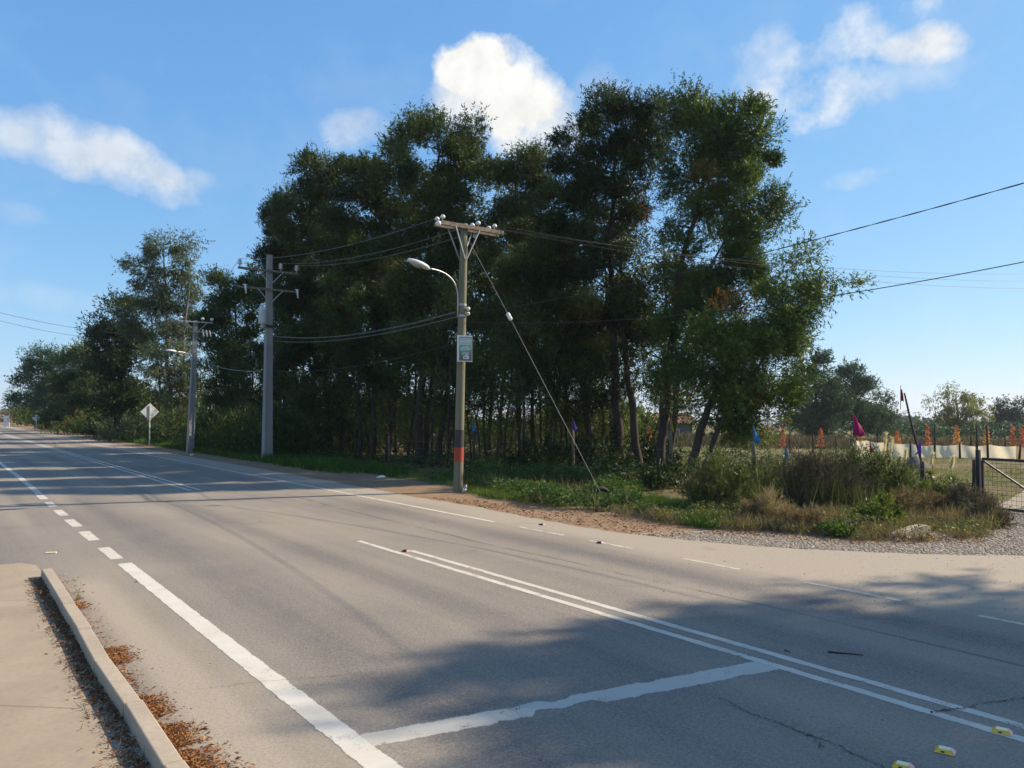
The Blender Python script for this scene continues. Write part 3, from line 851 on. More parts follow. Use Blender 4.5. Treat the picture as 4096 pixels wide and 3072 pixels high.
for px_l in ([(-20, 706), (96, 711)], [(-20, 601), (44, 602)]):
    P = [road_ts(G(*p)) for p in px_l]
    V = []
    for t, s in P: V += [(t, s - .0025, .0145), (t, s + .0025, .0145)]
    me = bpy.data.meshes.new('joint'); me.from_pydata(V, [], [(0, 2, 3, 1)]); me.update()
    link('joint', me, M['crack'], pave)

# ------------------------------------------------------------------ trees of the roadside grove, right to left
FRONT = 'acacia trees of the roadside grove'
AC = dict(leaf=.125, lai=6.2, clump=.62, per=11, wl=.32)
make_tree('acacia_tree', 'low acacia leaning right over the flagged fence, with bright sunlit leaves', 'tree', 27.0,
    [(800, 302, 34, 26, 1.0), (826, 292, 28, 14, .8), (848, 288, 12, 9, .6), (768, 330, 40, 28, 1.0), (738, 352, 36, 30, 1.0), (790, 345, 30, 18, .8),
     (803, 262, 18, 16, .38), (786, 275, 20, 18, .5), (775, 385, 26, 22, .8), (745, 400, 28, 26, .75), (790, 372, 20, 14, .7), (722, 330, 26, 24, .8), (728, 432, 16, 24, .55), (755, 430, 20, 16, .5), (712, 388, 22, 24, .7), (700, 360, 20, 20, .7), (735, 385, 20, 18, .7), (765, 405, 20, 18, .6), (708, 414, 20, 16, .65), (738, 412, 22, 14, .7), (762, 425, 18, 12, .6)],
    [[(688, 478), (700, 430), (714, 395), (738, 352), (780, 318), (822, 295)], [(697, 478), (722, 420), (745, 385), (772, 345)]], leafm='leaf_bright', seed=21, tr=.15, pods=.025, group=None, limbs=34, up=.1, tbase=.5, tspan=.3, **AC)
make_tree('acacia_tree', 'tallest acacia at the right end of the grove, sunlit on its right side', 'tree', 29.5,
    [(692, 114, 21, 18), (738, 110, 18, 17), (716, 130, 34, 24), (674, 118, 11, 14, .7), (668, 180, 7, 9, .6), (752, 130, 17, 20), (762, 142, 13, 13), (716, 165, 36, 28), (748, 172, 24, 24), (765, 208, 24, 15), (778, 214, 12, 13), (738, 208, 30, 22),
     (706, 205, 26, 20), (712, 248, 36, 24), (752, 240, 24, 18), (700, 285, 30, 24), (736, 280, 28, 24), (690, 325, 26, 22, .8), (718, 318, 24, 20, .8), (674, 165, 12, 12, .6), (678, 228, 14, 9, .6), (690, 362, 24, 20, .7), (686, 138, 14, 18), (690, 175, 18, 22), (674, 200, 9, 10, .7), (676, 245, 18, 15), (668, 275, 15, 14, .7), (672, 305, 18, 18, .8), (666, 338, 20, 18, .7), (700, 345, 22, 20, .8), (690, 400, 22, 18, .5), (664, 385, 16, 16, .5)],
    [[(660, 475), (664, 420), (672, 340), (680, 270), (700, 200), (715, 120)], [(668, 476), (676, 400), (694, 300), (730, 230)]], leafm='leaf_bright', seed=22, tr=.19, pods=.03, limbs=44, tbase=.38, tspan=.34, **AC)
make_tree('acacia_tree', 'tall dark acacia left of the sky gap in the right hand clump', 'tree', 31.5,
    [(605, 108, 24, 20), (652, 104, 18, 16), (630, 120, 30, 20), (580, 140, 24, 20), (568, 165, 26, 22), (612, 155, 32, 24), (642, 150, 16, 18), (596, 195, 40, 28), (624, 205, 22, 22, .9), (560, 205, 26, 26), (566, 250, 36, 30), (604, 255, 32, 30),
     (590, 300, 40, 30), (628, 300, 22, 22, .8), (556, 310, 34, 32), (545, 262, 22, 30), (606, 345, 34, 26, .9), (572, 355, 34, 26), (636, 350, 24, 22, .7), (632, 250, 14, 12, .5), (650, 140, 12, 14), (638, 180, 12, 14), (630, 225, 12, 14), (642, 318, 14, 14, .6), (600, 388, 34, 20, .6), (562, 396, 30, 22, .6), (640, 385, 18, 18, .5), (545, 210, 14, 20), (660, 122, 10, 12, .8), (655, 160, 10, 13, .8), (646, 198, 7, 9, .5), (655, 284, 13, 13, .7)],
    [[(622, 470), (618, 420), (612, 330), (608, 240), (618, 130)], [(640, 470), (632, 400), (622, 330), (620, 250)], [(592, 472), (586, 400), (578, 330), (572, 230)]], seed=23, tr=.22, pods=.025, limbs=44, tbase=.32, tspan=.30, **AC)
make_tree('acacia_tree', 'dark slim acacia behind the strain insulator of the guy wire', 'tree', 34.0,
    [(532, 168, 18, 16), (512, 165, 18, 18), (494, 172, 14, 20), (520, 200, 28, 28), (538, 235, 24, 30), (505, 235, 26, 28), (522, 280, 34, 30), (512, 325, 34, 28), (545, 345, 30, 26), (515, 370, 30, 22, .8), (530, 398, 30, 18, .5), (500, 400, 24, 16, .45)],
    [[(520, 466), (518, 400), (522, 300), (515, 180)], [(536, 468), (532, 410), (538, 300)], [(548, 468), (552, 420), (546, 330)]], seed=24, tr=.14, leafm='leaf_olive', pods=.02, tbase=.62, tspan=.3, limbs=24, **AC)
AC = dict(leaf=.15, lai=6.0, clump=.64, per=11, wl=.32)
make_tree('acacia_tree', 'acacia with a single leafy spike, behind the crossarm of the wooden pole', 'tree', 35.0,
    [(474, 124, 7, 12), (468, 140, 8, 14), (461, 165, 16, 22), (446, 140, 20, 18), (428, 138, 18, 18), (412, 150, 22, 18), (440, 172, 34, 24), (410, 185, 28, 26), (458, 205, 24, 30), (428, 215, 36, 28), (446, 255, 34, 30), (412, 262, 30, 32),
     (470, 262, 24, 34), (432, 305, 38, 30), (465, 315, 30, 28), (425, 350, 36, 26, .9), (460, 360, 30, 24, .9), (440, 392, 34, 20, .55), (474, 395, 22, 18, .5)],
    [[(418, 463), (420, 400), (426, 310), (432, 220), (440, 150)], [(424, 463), (428, 410), (445, 330), (462, 220), (472, 130)], [(438, 464), (444, 410), (450, 340)]], leafm='leaf_olive', seed=25, tr=.20, pods=.03, tbase=.5, tspan=.30, limbs=44, **AC)
make_tree('acacia_tree', 'broad dark acacia straight behind the street lamp', 'tree', 38.0,
    [(372, 168, 22, 16), (392, 160, 16, 16), (356, 178, 18, 18), (380, 195, 30, 22), (352, 215, 26, 26), (388, 230, 30, 28), (362, 262, 34, 30), (394, 285, 30, 32), (364, 312, 34, 30), (396, 335, 28, 26), (370, 355, 32, 26, .9), (380, 392, 34, 22, .6)],
    [[(372, 463), (374, 400), (376, 300), (378, 180)], [(388, 464), (390, 410), (390, 320)], [(360, 462), (358, 400), (358, 330)]], leafm='leaf_olive', seed=26, tr=.17, tbase=.45, tspan=.28, pods=.03, limbs=30, **AC)
make_tree('acacia_tree', 'feathery acacia right behind the concrete pole with two crossarms', 'tree', 42.0,
    [(312, 168, 13, 15), (332, 166, 14, 12), (308, 190, 20, 18), (334, 180, 16, 16), (345, 165, 8, 10), (322, 210, 28, 24), (296, 215, 20, 20), (338, 238, 28, 28), (306, 245, 28, 28), (328, 285, 32, 32), (300, 300, 28, 30), (335, 330, 30, 28), (308, 348, 28, 28, .9), (335, 370, 24, 22, .8), (322, 398, 34, 22, .7)],
    [[(330, 462), (328, 400), (324, 300), (318, 200)], [(342, 463), (340, 410), (338, 310)], [(316, 461), (314, 400), (310, 320)]], leafm='leaf_olive', seed=27, tr=.15, tbase=.45, tspan=.28, pods=.02, limbs=30, **AC)
make_tree('acacia_tree', 'acacia with feathery left edge against the sky above the concrete pole', 'tree', 45.0,
    [(286, 202, 14, 13), (276, 224, 16, 15), (268, 248, 12, 12), (284, 218, 14, 14), (276, 240, 14, 16), (290, 245, 18, 20), (271, 262, 9, 8, .8), (288, 280, 20, 20), (278, 300, 16, 14), (292, 325, 22, 26), (284, 360, 22, 26), (298, 385, 20, 18, .8), (284, 405, 22, 22, .8)],
    [[(296, 458), (294, 400), (290, 320), (284, 225)], [(286, 458), (284, 410), (282, 330)]], leafm='leaf_olive', seed=28, tr=.14, tbase=.32, tspan=.22, pods=0, limbs=22, **AC)
# second rank: fills the depth of the grove
BACKR = 'acacias in the second rank of the grove'
AB = dict(leaf=.24, lai=3.2, clump=.9, per=9, wl=.36)
for i, (px, D, top, lab) in enumerate(((660, 37, 210, 'shaded acacia seen through the sky gap of the right hand clump'), (600, 39, 190, 'shaded acacia behind the tall dark acacia'),
        (545, 41, 205, 'second rank acacia right of the guy wire insulator'), (490, 42, 172, 'pale topped acacia rising right of the leafy spike'), (440, 44, 205, 'second rank acacia hidden behind the lamp arm'),
        (395, 46, 200, 'second rank acacia left of the lamp head'), (345, 49, 215, 'second rank acacia behind the two transformer fuses'), (300, 52, 240, 'second rank acacia at the left end of the grove'))):
    h = 400 - top
    make_tree('acacia_tree', lab, 'tree', D, [(px + 4, top + 24, 22, 22), (px - 18, top + .28 * h, 26, 26), (px + 20, top + .36 * h, 26, 28), (px, top + .5 * h, 34, 32), (px - 16, top + .72 * h, 30, 28, .8), (px + 18, top + .76 * h, 28, 28, .8)][(2 if px == 660 else 0):],
        [[(px, 446), (px + 2, 390), (px + 4, top + 30)], [(px + 10, 446), (px + 14, 380), (px + 18, top + .4 * h)]], seed=40 + i, tr=.14, group=BACKR, leafm='leaf_olive', tbase=.55, tspan=.25, pods=.02, limbs=14, **AB)

# slender stems between the big trunks: three built, the rest copied
def stem_proto(seed, hgt, lean):
    rs = random.Random(seed)
    root = empty('acacia_sapling', (0, 0, 0))
    mb = MB()
    top = Vector((lean, rs.uniform(-.4, .4), hgt))
    path = wiggle((0, 0, -.15), top, 7, .16, rs)
    mb.tube(path, [.062, .055, .05, .044, .037, .03, .022, .012], 6)
    for k in range(6):
        p = path[3 + k % 4]; e = p + Vector((rs.uniform(-.9, .9), rs.uniform(-.9, .9), rs.uniform(.3, 1.0)))
        mb.tube([p, p.lerp(e, .5) + Vector((0, 0, .08)), e], [.02, .013, .005], 4, False)
    mb.build('trunk', M['bark'], root, True)
    ells = [(np.array(path[-1]), np.array((.9, .9, 1.1)), .9), (np.array(path[5]) + np.array((.3, 0, .2)), np.array((.8, .8, .8)), .7), (np.array(path[4]) + np.array((-.4, .2, 0)), np.array((.7, .7, .7)), .5), (np.array(path[2]) + np.array((.3, -.2, 0)), np.array((.6, .6, .6)), .4)]
    P, D, T, _ = crown(ells, .13, 1.8, .4, 8, tbase=.45)
    L = .13 * rng.uniform(.6, 1.2, len(P))
    link('crown', leaf_mesh('crown', P, D, L, L * .28, T), M['leaf_olive'], root)
    return root
protos = [stem_proto(61, 6.2, .7), stem_proto(62, 5.2, -.5), stem_proto(63, 4.3, .2)]
def copy_tree(root):
    c = root.copy(); COL.objects.link(c)
    for ch in root.children:
        k = ch.copy(); COL.objects.link(k); k.parent = c
    return c
rs = random.Random(5)
spots = []
for px, D in ((354, 37), (366, 38), (384, 36.5), (392, 37), (404, 35.5), (412, 36), (432, 34), (446, 34.5), (452, 33), (480, 32), (486, 33.5), (496, 31.5), (504, 34), (512, 32), (528, 31), (540, 33), (552, 30.5), (562, 32.5), (572, 34), (584, 33), (600, 35), (612, 35), (648, 34), (676, 33),
              (345, 40), (322, 41), (308, 43), (292, 42), (276, 43), (282, 46), (262, 48), (250, 50), (244, 47.5), (236, 50), (228, 52), (222, 50), (214, 54), (206, 53), (470, 37), (458, 38), (425, 39), (398, 41), (375, 42), (515, 38), (535, 37), (560, 38)):
    spots.append((at(px + rs.uniform(-3, 3), 450, D).x, D + rs.uniform(-.5, .5)))
for i, (x, y) in enumerate(spots):
    o = protos[i] if i < 3 else copy_tree(protos[i % 3])
    o.location = (x, y, ground(x, y)); o.rotation_euler = (rs.uniform(-.07, .07), rs.uniform(-.1, .1), rs.uniform(0, 6.28))
    s = rs.uniform(.75, 1.25); o.scale = (s, s, s * rs.uniform(.85, 1.15))
    props(o, 'slender shaded acacia stem standing among the thicker trunks of the grove', 'tree', 'slender stems inside the grove')

# ------------------------------------------------------------------ trees further left along the road
LT = dict(rm=1.25, leaf=.185, wl=.34, lai=4.6, clump=.75, per=9)
make_tree('leafy_tree', 'sunlit olive green tree just left of the concrete pole with two crossarms', 'tree', 52.0,
    [(232, 280, 20, 14), (248, 290, 16, 16), (214, 292, 14, 16), (232, 308, 28, 20), (252, 330, 18, 22), (212, 330, 16, 24), (236, 345, 26, 24), (250, 378, 20, 24, .8), (222, 385, 24, 26, .8), (240, 415, 26, 18, .6)],
    [[(238, 450), (238, 400), (234, 290)], [(228, 450), (226, 400), (220, 310)], [(250, 450), (252, 400), (250, 320)]], leafm='leaf_olive', seed=71, tr=.14, tbase=.72, tspan=.25, pods=0, limbs=24, **LT)
make_tree('eucalyptus_tree', 'tall pale eucalyptus with an open crown, above the pole beside the diamond sign', 'tree', 62.0,
    [(165, 246, 18, 12, .7), (180, 240, 14, 10, .6), (192, 262, 12, 10, .35), (176, 268, 18, 16, .6), (150, 276, 18, 16, .7), (138, 268, 11, 9, .6), (160, 296, 26, 18, .8), (182, 292, 14, 12, .6), (146, 314, 24, 18, .8), (172, 325, 24, 22, .8), (186, 300, 10, 14, .4), (168, 360, 26, 24, .8), (176, 395, 22, 22, .7)],
    [[(172, 446), (170, 390), (166, 310), (164, 245)], [(176, 446), (180, 390), (188, 300), (190, 262)], [(168, 446), (160, 390), (148, 290)]], leafm='leaf_grey', bark='bark_pale', seed=72, tr=.17, tbase=.6, tspan=.25, pods=0, limbs=40, droop=.5, leaf=.225, lai=4.4, clump=.8, per=9, wl=.26, rm=1.3)
make_tree('leafy_tree', 'dark tree with a ragged top left of the eucalyptus', 'tree', 70.0,
    [(96, 324, 8, 7, .7), (92, 334, 8, 5, .6), (108, 330, 14, 12), (124, 322, 18, 18), (118, 350, 26, 20), (140, 345, 20, 22), (106, 368, 18, 16), (132, 380, 28, 24), (108, 398, 24, 20), (140, 410, 24, 16)],
    [[(126, 440), (126, 390), (120, 330)], [(112, 440), (110, 390), (104, 340)]], seed=73, rm=1.3, tr=.2, tbase=.4, tspan=.22, pods=.02, limbs=22, leaf=.27, lai=4.6, wl=.34, clump=.9, per=9)
make_tree('leafy_tree', 'olive tree with a brownish top beyond the dark ragged one', 'tree', 88.0,
    [(88, 356, 14, 10), (76, 364, 14, 12), (98, 362, 12, 12), (84, 380, 24, 16), (70, 390, 18, 16), (100, 395, 20, 18), (82, 410, 26, 16)],
    [[(86, 433), (86, 400), (86, 360)], [(76, 433), (74, 400), (74, 368)]], leafm='leaf_olive', seed=74, rm=1.3, tr=.2, tbase=.6, tspan=.25, limbs=16, leaf=.27, lai=4.6, wl=.34, clump=1.0, per=9)
make_tree('leafy_tree', 'bushy grey green tree leaning over the far end of the road', 'tree', 112.0,
    [(45, 358, 12, 8), (34, 368, 14, 10), (56, 368, 14, 12), (24, 382, 9, 8), (42, 382, 20, 12), (62, 390, 16, 14), (32, 396, 16, 9), (50, 408, 18, 12), (22, 402, 8, 5)],
    [[(52, 428), (50, 405), (46, 366)], [(60, 428), (60, 405), (58, 372)]], leafm='leaf_far', seed=75, rm=1.3, tr=.22, tbase=.5, tspan=.25, limbs=14, leaf=.34, lai=4.6, wl=.34, clump=1.2, per=9)
make_tree('leafy_tree', 'dark low tree filling the gap behind the far diamond sign', 'tree', 100.0,
    [(68, 408, 16, 14), (88, 412, 18, 12), (54, 412, 12, 12), (104, 412, 16, 12)],
    [[(72, 432), (72, 420), (70, 405)]], seed=76, rm=1.3, tr=.2, tbase=.3, tspan=.2, limbs=10, leaf=.38, lai=4.6, wl=.34, clump=1.0, per=9)
make_tree('leafy_tree', 'dark rounded tree behind the diamond sign nearest the camera', 'tree', 74.0,
    [(150, 400, 22, 20), (132, 415, 20, 14), (168, 415, 20, 16)],
    [[(150, 442), (150, 425), (150, 395)]], seed=77, rm=1.3, tr=.2, tbase=.3, tspan=.2, limbs=10, leaf=.3, lai=4.6, wl=.34, clump=.9, per=9)
make_tree('eucalyptus_tree', 'thin drooping tree beside the pale poles at the far left', 'tree', 150.0,
    [(18, 398, 5, 5, .8), (16, 408, 6, 5, .8), (24, 410, 8, 9, .9), (20, 418, 7, 6, .8)],
    [[(21, 426), (20, 412), (18, 398)]], leafm='leaf_grey', seed=78, tr=.2, tbase=.45, tspan=.2, limbs=6, leaf=.5, lai=4.0, clump=1.0, per=8, droop=.4)
make_tree('leafy_tree', 'pale brown far tree at the left edge behind the round sign', 'tree', 190.0,
    [(12, 415, 6, 4), (6, 418, 4, 4), (-2, 420, 6, 4)], [[(10, 424), (10, 418), (11, 412)]], leafm='leaf_dry', seed=79, tr=.25, tbase=.6, tspan=.2, limbs=6, leaf=.6, lai=4.0, clump=1.2, per=8)
# trees beyond the yard on the right
FT = dict(rm=1.2, leaf=.36, wl=.36, lai=5.0, clump=1.3, per=9)
make_tree('leafy_tree', 'tall blue green tree behind the leaning acacia, left of the far clump', 'tree', 96.0,
    [(815, 368, 16, 12), (828, 380, 16, 14), (806, 385, 18, 16), (822, 402, 22, 18), (800, 412, 18, 16), (834, 418, 16, 14), (812, 425, 22, 10), (796, 398, 14, 16), (826, 430, 20, 8), (798, 430, 18, 7)],
    [[(815, 437), (815, 410), (815, 372)]], leafm='leaf_far', seed=81, tr=.3, tbase=.45, tspan=.28, limbs=12, pods=0, **FT)
make_tree('leafy_tree', 'dark green tree with upright shoots in the middle of the far clump', 'tree', 104.0,
    [(850, 372, 9, 8), (862, 380, 11, 10), (844, 388, 14, 14), (864, 400, 15, 16), (846, 412, 18, 16), (866, 422, 16, 12), (850, 428, 24, 8), (836, 400, 12, 16)],
    [[(855, 436), (855, 410), (853, 374)]], leafm='leaf_far', seed=82, tr=.3, tbase=.32, tspan=.22, limbs=12, pods=0, up=.9, **FT)
make_tree('leafy_tree', 'low pale green tree closing the right end of the far clump', 'tree', 108.0,
    [(884, 402, 6, 8), (876, 412, 10, 10), (882, 422, 9, 9), (868, 428, 10, 6), (884, 430, 10, 5)],
    [[(878, 434), (878, 418), (882, 402)]], leafm='leaf_far', seed=83, tr=.22, tbase=.6, tspan=.2, limbs=8, pods=0, up=.8, **FT)
make_tree('willow_tree', 'round yellow green willow standing alone beyond the cream screen', 'tree', 135.0,
    [(955, 394, 14, 8, .6), (972, 402, 13, 9, .6), (938, 404, 12, 9, .55), (958, 406, 18, 10, .8), (950, 416, 16, 9, .8), (972, 416, 14, 10, .7), (986, 412, 8, 8, .5), (934, 412, 8, 8, .4), (962, 423, 16, 7, .9)],
    [[(958, 431), (958, 418), (956, 396)], [(962, 431), (966, 418), (974, 404)]], leafm='leaf_willow', seed=84, tr=.3, tbase=.5, tspan=.25, limbs=20, leaf=.5, lai=3.2, clump=1.2, per=8, droop=.7, pods=0)
make_tree('leafy_tree', 'dark blue green tree at the right edge behind the willow', 'tree', 165.0,
    [(1008, 408, 12, 7), (1018, 413, 12, 8), (1002, 417, 9, 7), (1030, 411, 14, 9), (1012, 421, 16, 6)],
    [[(1012, 428), (1012, 418), (1012, 406)]], leafm='leaf_acacia', seed=85, tr=.3, tbase=.35, tspan=.2, limbs=8, leaf=.6, lai=4.6, clump=1.4, per=8, pods=0)
make_tree('leafy_tree', 'small leafless grey tree far off left of the willow', 'tree', 170.0,
    [(905, 414, 6, 5, .35), (893, 415, 7, 6, .3)], [[(905, 428), (905, 420), (905, 410)], [(893, 428), (893, 420), (892, 409)]], leafm='leaf_grey', bark='bark_pale', seed=86, tr=.16, limbs=16, leaf=.5, lai=1.0, clump=.9, per=6, pods=0)
# the tree outside the frame on the right whose shadow lies across the near lanes
def offside_tree():
    base = Vector((28.4, 14.9, ground(28.4, 14.9))); root = empty('roadside_tree', base, 'tall broad tree standing right of the yard gate outside the picture', 'tree')
    E3 = [((-4.2, -.6, 5.0), (1.9, 1.7, 1.2), 1), ((-2.4, .3, 5.6), (2.2, 1.6, 1.5), 1), ((-1.8, -1.8, 5.2), (2.2, 2.0, 1.4), 1), ((-5.6, -.9, 5.3), (1.2, 1.1, .7), .7),
          ((.6, .8, 6.0), (2.2, 1.8, 1.8), 1), ((.8, -1.4, 6.2), (2.2, 2.2, 1.8), 1), ((2.6, .4, 5.6), (1.8, 1.9, 1.6), 1), ((-.4, .2, 7.6), (2.4, 2.2, 1.6), 1), ((-3.4, -2.6, 5.0), (1.3, 1.2, .8), .8), ((-2.0, 1.9, 4.6), (1.4, .6, .7), .7),
          ((-1.0, 0.0, 6.0), (3.0, 2.6, 1.6), 1), ((-2.8, -3.3, 5.6), (2.2, 1.5, 1.2), 1), ((-.5, -3.4, 5.8), (2.4, 1.7, 1.2), 1), ((2.0, -2.8, 5.8), (2.2, 1.7, 1.2), 1)]
    E3 = [((c[0], c[1], c[2] + 10), (r[0], r[1], r[2] * .9), d) for c, r, d in E3]
    P, D, T, CC = crown([(np.array(c), np.array(r), d) for c, r, d in E3], .30, 5.0, .7, 10, wl=.36)
    L = .30 * rng.uniform(.6, 1.2, len(P))
    link('crown', leaf_mesh('crown', P, D, L, L * .36, T), M['leaf_acacia'], root)
    mb = MB(); r2 = random.Random(4)
    trunk = wiggle((0, 0, -.15), (-.3, .1, 16.5), 8, .2, r2); mb.tube(trunk, [.30, .25, .23, .21, .18, .15, .12, .09, .05], 10)
    for c, r, d in E3:
        p = trunk[5]; mb.tube([p, p.lerp(Vector(c), .5) + Vector((0, 0, .25)), Vector(c)], [.10, .07, .03], 6, False)
    mb.build('trunk', M['bark'], root, True)
offside_tree()

# ------------------------------------------------------------------ undergrowth, verge, bushes
def Rxy(s, t): p = R(s, t); return (p.x, p.y)
def ok_road(P, tmin):
    t = P @ np.array([RNn.x, RNn.y]); return P[t > tmin]
# shaded growth inside the grove
P = pts_in([Rxy(9.5, 16.5), Rxy(9.5, 24), Rxy(20, 32), Rxy(46, 32), Rxy(60, 22), Rxy(60, 15.2), Rxy(34, 14.8), Rxy(18, 15.0)], 6500)
H = .25 + 1.15 * vnoise(P, .35, 3) ** 2.2 * (.4 + .8 * vnoise(P, 1.1, 4))
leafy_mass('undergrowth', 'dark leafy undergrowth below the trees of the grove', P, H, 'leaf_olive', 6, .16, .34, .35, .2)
P = pts_in([Rxy(9.5, 18), Rxy(9.5, 24), Rxy(20, 34), Rxy(46, 34), Rxy(60, 22), Rxy(60, 15.4), Rxy(34, 15.0), Rxy(18, 15.5)], 3000)
scatter('fallen_leaf_carpet', 'brown fallen leaves on the floor of the grove', P, np.full(len(P), .16), 'leaf_litter', 4, .35, 3.0, .2, .2, z0=-.01)
# green verge grass along the shoulder
P = pts_in([Rxy(18, 12.9), Rxy(18, 15.6), Rxy(34, 15.6), Rxy(62, 16.5), Rxy(140, 17.5), Rxy(140, 15.0), Rxy(62, 14.2), Rxy(40, 13.6), Rxy(26, 13.2)], 6800)
H = .10 + .30 * vnoise(P, .9, 5) ** 1.3
scatter('verge_grass', 'green grass verge between the dirt shoulder and the trees', P, H, 'leaf_grass', 7, .08, .5, .35, .16)
P = pts_in([Rxy(27, 12.2), Rxy(27, 15.0), Rxy(78, 16.2), Rxy(78, 12.6), Rxy(45, 12.2)], 5200)
scatter('roadside_grass', 'longer green grass around the feet of the concrete poles', P, .16 + .34 * vnoise(P, .6, 25), 'leaf_grass', 7, .10, .5, .45, .2)
# bramble and nettle patch right of the wooden pole
br = [(468, 485), (500, 497), (540, 507), (590, 512), (640, 511), (640, 492), (600, 478), (540, 470), (480, 470)]
P = pts_in([tuple(G(*p).xy) for p in br], 2600)
H = .08 + .55 * vnoise(P, 1.1, 6) ** 1.5
leafy_mass('bramble_patch', 'green brambles and nettles on the bank right of the wooden pole', P, H, 'leaf_weed', 13, .095, .5, .32, .24)
P = pts_in([tuple(G(*p).xy) for p in ((458, 490), (480, 497), (520, 503), (560, 508), (560, 498), (500, 486))], 900)
scatter('verge_tuft', 'bright grass tufts at the foot of the wooden pole', P, np.full(len(P), .24), 'leaf_grass', 7, .07, .45, .7, .14)
P = pts_in([tuple(G(*p).xy) for p in br], 700)
scatter('bank_stalks', 'thin grass and dry stalks rising through the brambles', P, .2 + .5 * vnoise(P, 1.6, 31), 'leaf_dry', 4, .03, .35, .6, .3)
P = pts_in([tuple(G(*p).xy) for p in ((690, 512), (760, 515), (860, 520), (930, 515), (930, 500), (850, 496), (760, 498), (700, 500))], 900)
scatter('upright_weeds', 'tall grey green weeds standing upright along the flagged fence', P, .35 + .75 * vnoise(P, 1.2, 33), 'leaf_shrub', 5, .035, .22, .45, .25)
# grass and weeds along the front of the yard fence
P = pts_in([tuple(G(*p).xy) for p in ((636, 512), (690, 527), (716, 530), (720, 512), (690, 503), (650, 500))], 1500)
scatter('bank_grass', 'fresh green grass on the bank below the leaning acacia', P, .14 + .22 * vnoise(P, 1.2, 8), 'leaf_grass', 8, .06, .4, .3, .14)
wp = [(610, 514), (660, 522), (720, 531), (770, 532), (860, 541), (930, 541), (985, 538), (1003, 522), (985, 505), (930, 500), (860, 505), (790, 508), (740, 512), (680, 512)]
P = pts_in([tuple(G(*p).xy) for p in wp], 5200)
sl = np.array(G(916, 536).xy); P = P[(np.abs(P[:, 0] - sl[0]) > .58) | (np.abs(P[:, 1] - sl[1]) > .42)]
H = .07 + .42 * vnoise(P, 1.3, 9) ** 1.3
scatter('dry_weeds', 'straw coloured dry weeds between gravel apron and fence', P, H, 'leaf_dry', 7, .045, .55, .5, .25)
P = P[rng.random(len(P)) < .55]
leafy_mass('low_weeds', 'small green and yellow weeds among the dry stalks', P, .06 + .32 * vnoise(P, 1.7, 10), 'leaf_shrub', 9, .06, .45, .7, .25)
P = pts_in([tuple(G(*p).xy) for p in ((690, 533), (770, 537), (864, 545), (985, 543), (990, 534), (864, 537), (770, 528))], 1400)
litter_edge = P
# the yard: thin grass, brown patches, tall dead weeds further back
P = pts_in([tuple(G(*p).xy) for p in ((700, 500), (760, 500), (900, 503), (975, 503), (1024, 497), (1100, 470), (1024, 452), (900, 450), (780, 448), (640, 446), (600, 455), (640, 480))], 9000)
g = vnoise(P, .16, 12) * .6 + vnoise(P, .6, 13) * .4
P = P[g > .42]; g = g[g > .42]
scatter('yard_grass', 'thin yellow green grass growing across the yard', P, .08 + .16 * (g - .3), 'leaf_grass', 6, .09, .7, .62, .2)
P = pts_in([tuple(G(*p).xy) for p in ((690, 488), (980, 500), (1024, 485), (1024, 460), (800, 452), (640, 450))], 3200)
scatter('yard_straw', 'short brown straw across the yard', P, .05 + .14 * vnoise(P, .5, 14), 'leaf_dry', 5, .09, .9, .35, .25)
P = pts_in([tuple(at(x, 440, d).xy) for x, d in ((600, 60), (1080, 58), (1110, 96), (760, 96), (610, 84))], 5600)
H = (.35 + .75 * vnoise(P, .12, 15)) * (.6 + .6 * vnoise(P, .7, 16))
scatter('dead_weed_belt', 'belt of tall brown dead weeds behind the yard', P, H, 'leaf_dark_dry', 5, .12, .35, .62, .22)
scatter('tan_weed_belt', 'paler seed heads standing in the brown weed belt', P[::3], H[::3] * 1.05, 'leaf_dry', 4, .08, .3, .35, .2)
# hedge lines far out
P = pts_in([tuple(at(x, 430, d).xy) for x, d in ((850, 118), (1120, 112), (1150, 150), (880, 160))], 900)
leafy_mass('far_hedge', 'dark green hedge line along the far side of the fields', P, 1.2 + 1.8 * vnoise(P, .07, 17), 'leaf_far', 26, .55, .5, .35, .2)
P = pts_in([tuple(at(x, 425, d).xy) for x, d in ((780, 330), (1150, 330), (1150, 380), (780, 380))], 500)
leafy_mass('distant_tree_line', 'hazy line of trees on the horizon', P, 3 + 4.5 * vnoise(P, .04, 18), 'leaf_far', 24, 1.7, .6, .4, .2)
P = pts_in([tuple(at(x, 420, d).xy) for x, d in ((-260, 330), (60, 330), (60, 380), (-260, 380))], 300)
leafy_mass('distant_grove', 'hazy grove at the far end of the road', P, 2 + 2.5 * vnoise(P, .04, 19), 'leaf_far', 22, 1.6, .6, .4, .2)

# shrubs standing inside and behind the grove
k = 0
def shrub(px, D, w, hgt, label, leafm='leaf_olive', leaf=.17, n=420, tb=.4, wl=.34, cat='shrub', name='shrub', group=None, per=9, up=.6, stem='dry_stem'):
    global k; k += 1
    p = at(px, 440, D); loc = Vector((p.x, D, ground(p.x, D)))
    return make_bush(name, label, cat, loc, (w, w * .85, hgt), n, leaf, leafm, per, stem, 12, group, wl, up, .55, tb, .15, 100 + k)
shrub(275, 41, 2.0, 2.6, 'dark shrub right behind the foot of the double crossarm pole', n=900)
shrub(308, 40, 2.2, 2.4, 'dark round shrub two paces right of the double crossarm pole', n=900)
shrub(340, 43, 2.0, 3.0, 'tall shaded shrub left of the red fence flag', n=800)
shrub(246, 46, 2.0, 2.4, 'green shrub left of the foot of the double crossarm pole', n=800, tb=.6)
shrub(222, 48, 1.9, 2.0, 'leafy shrub between the two concrete poles', n=800, tb=.6)
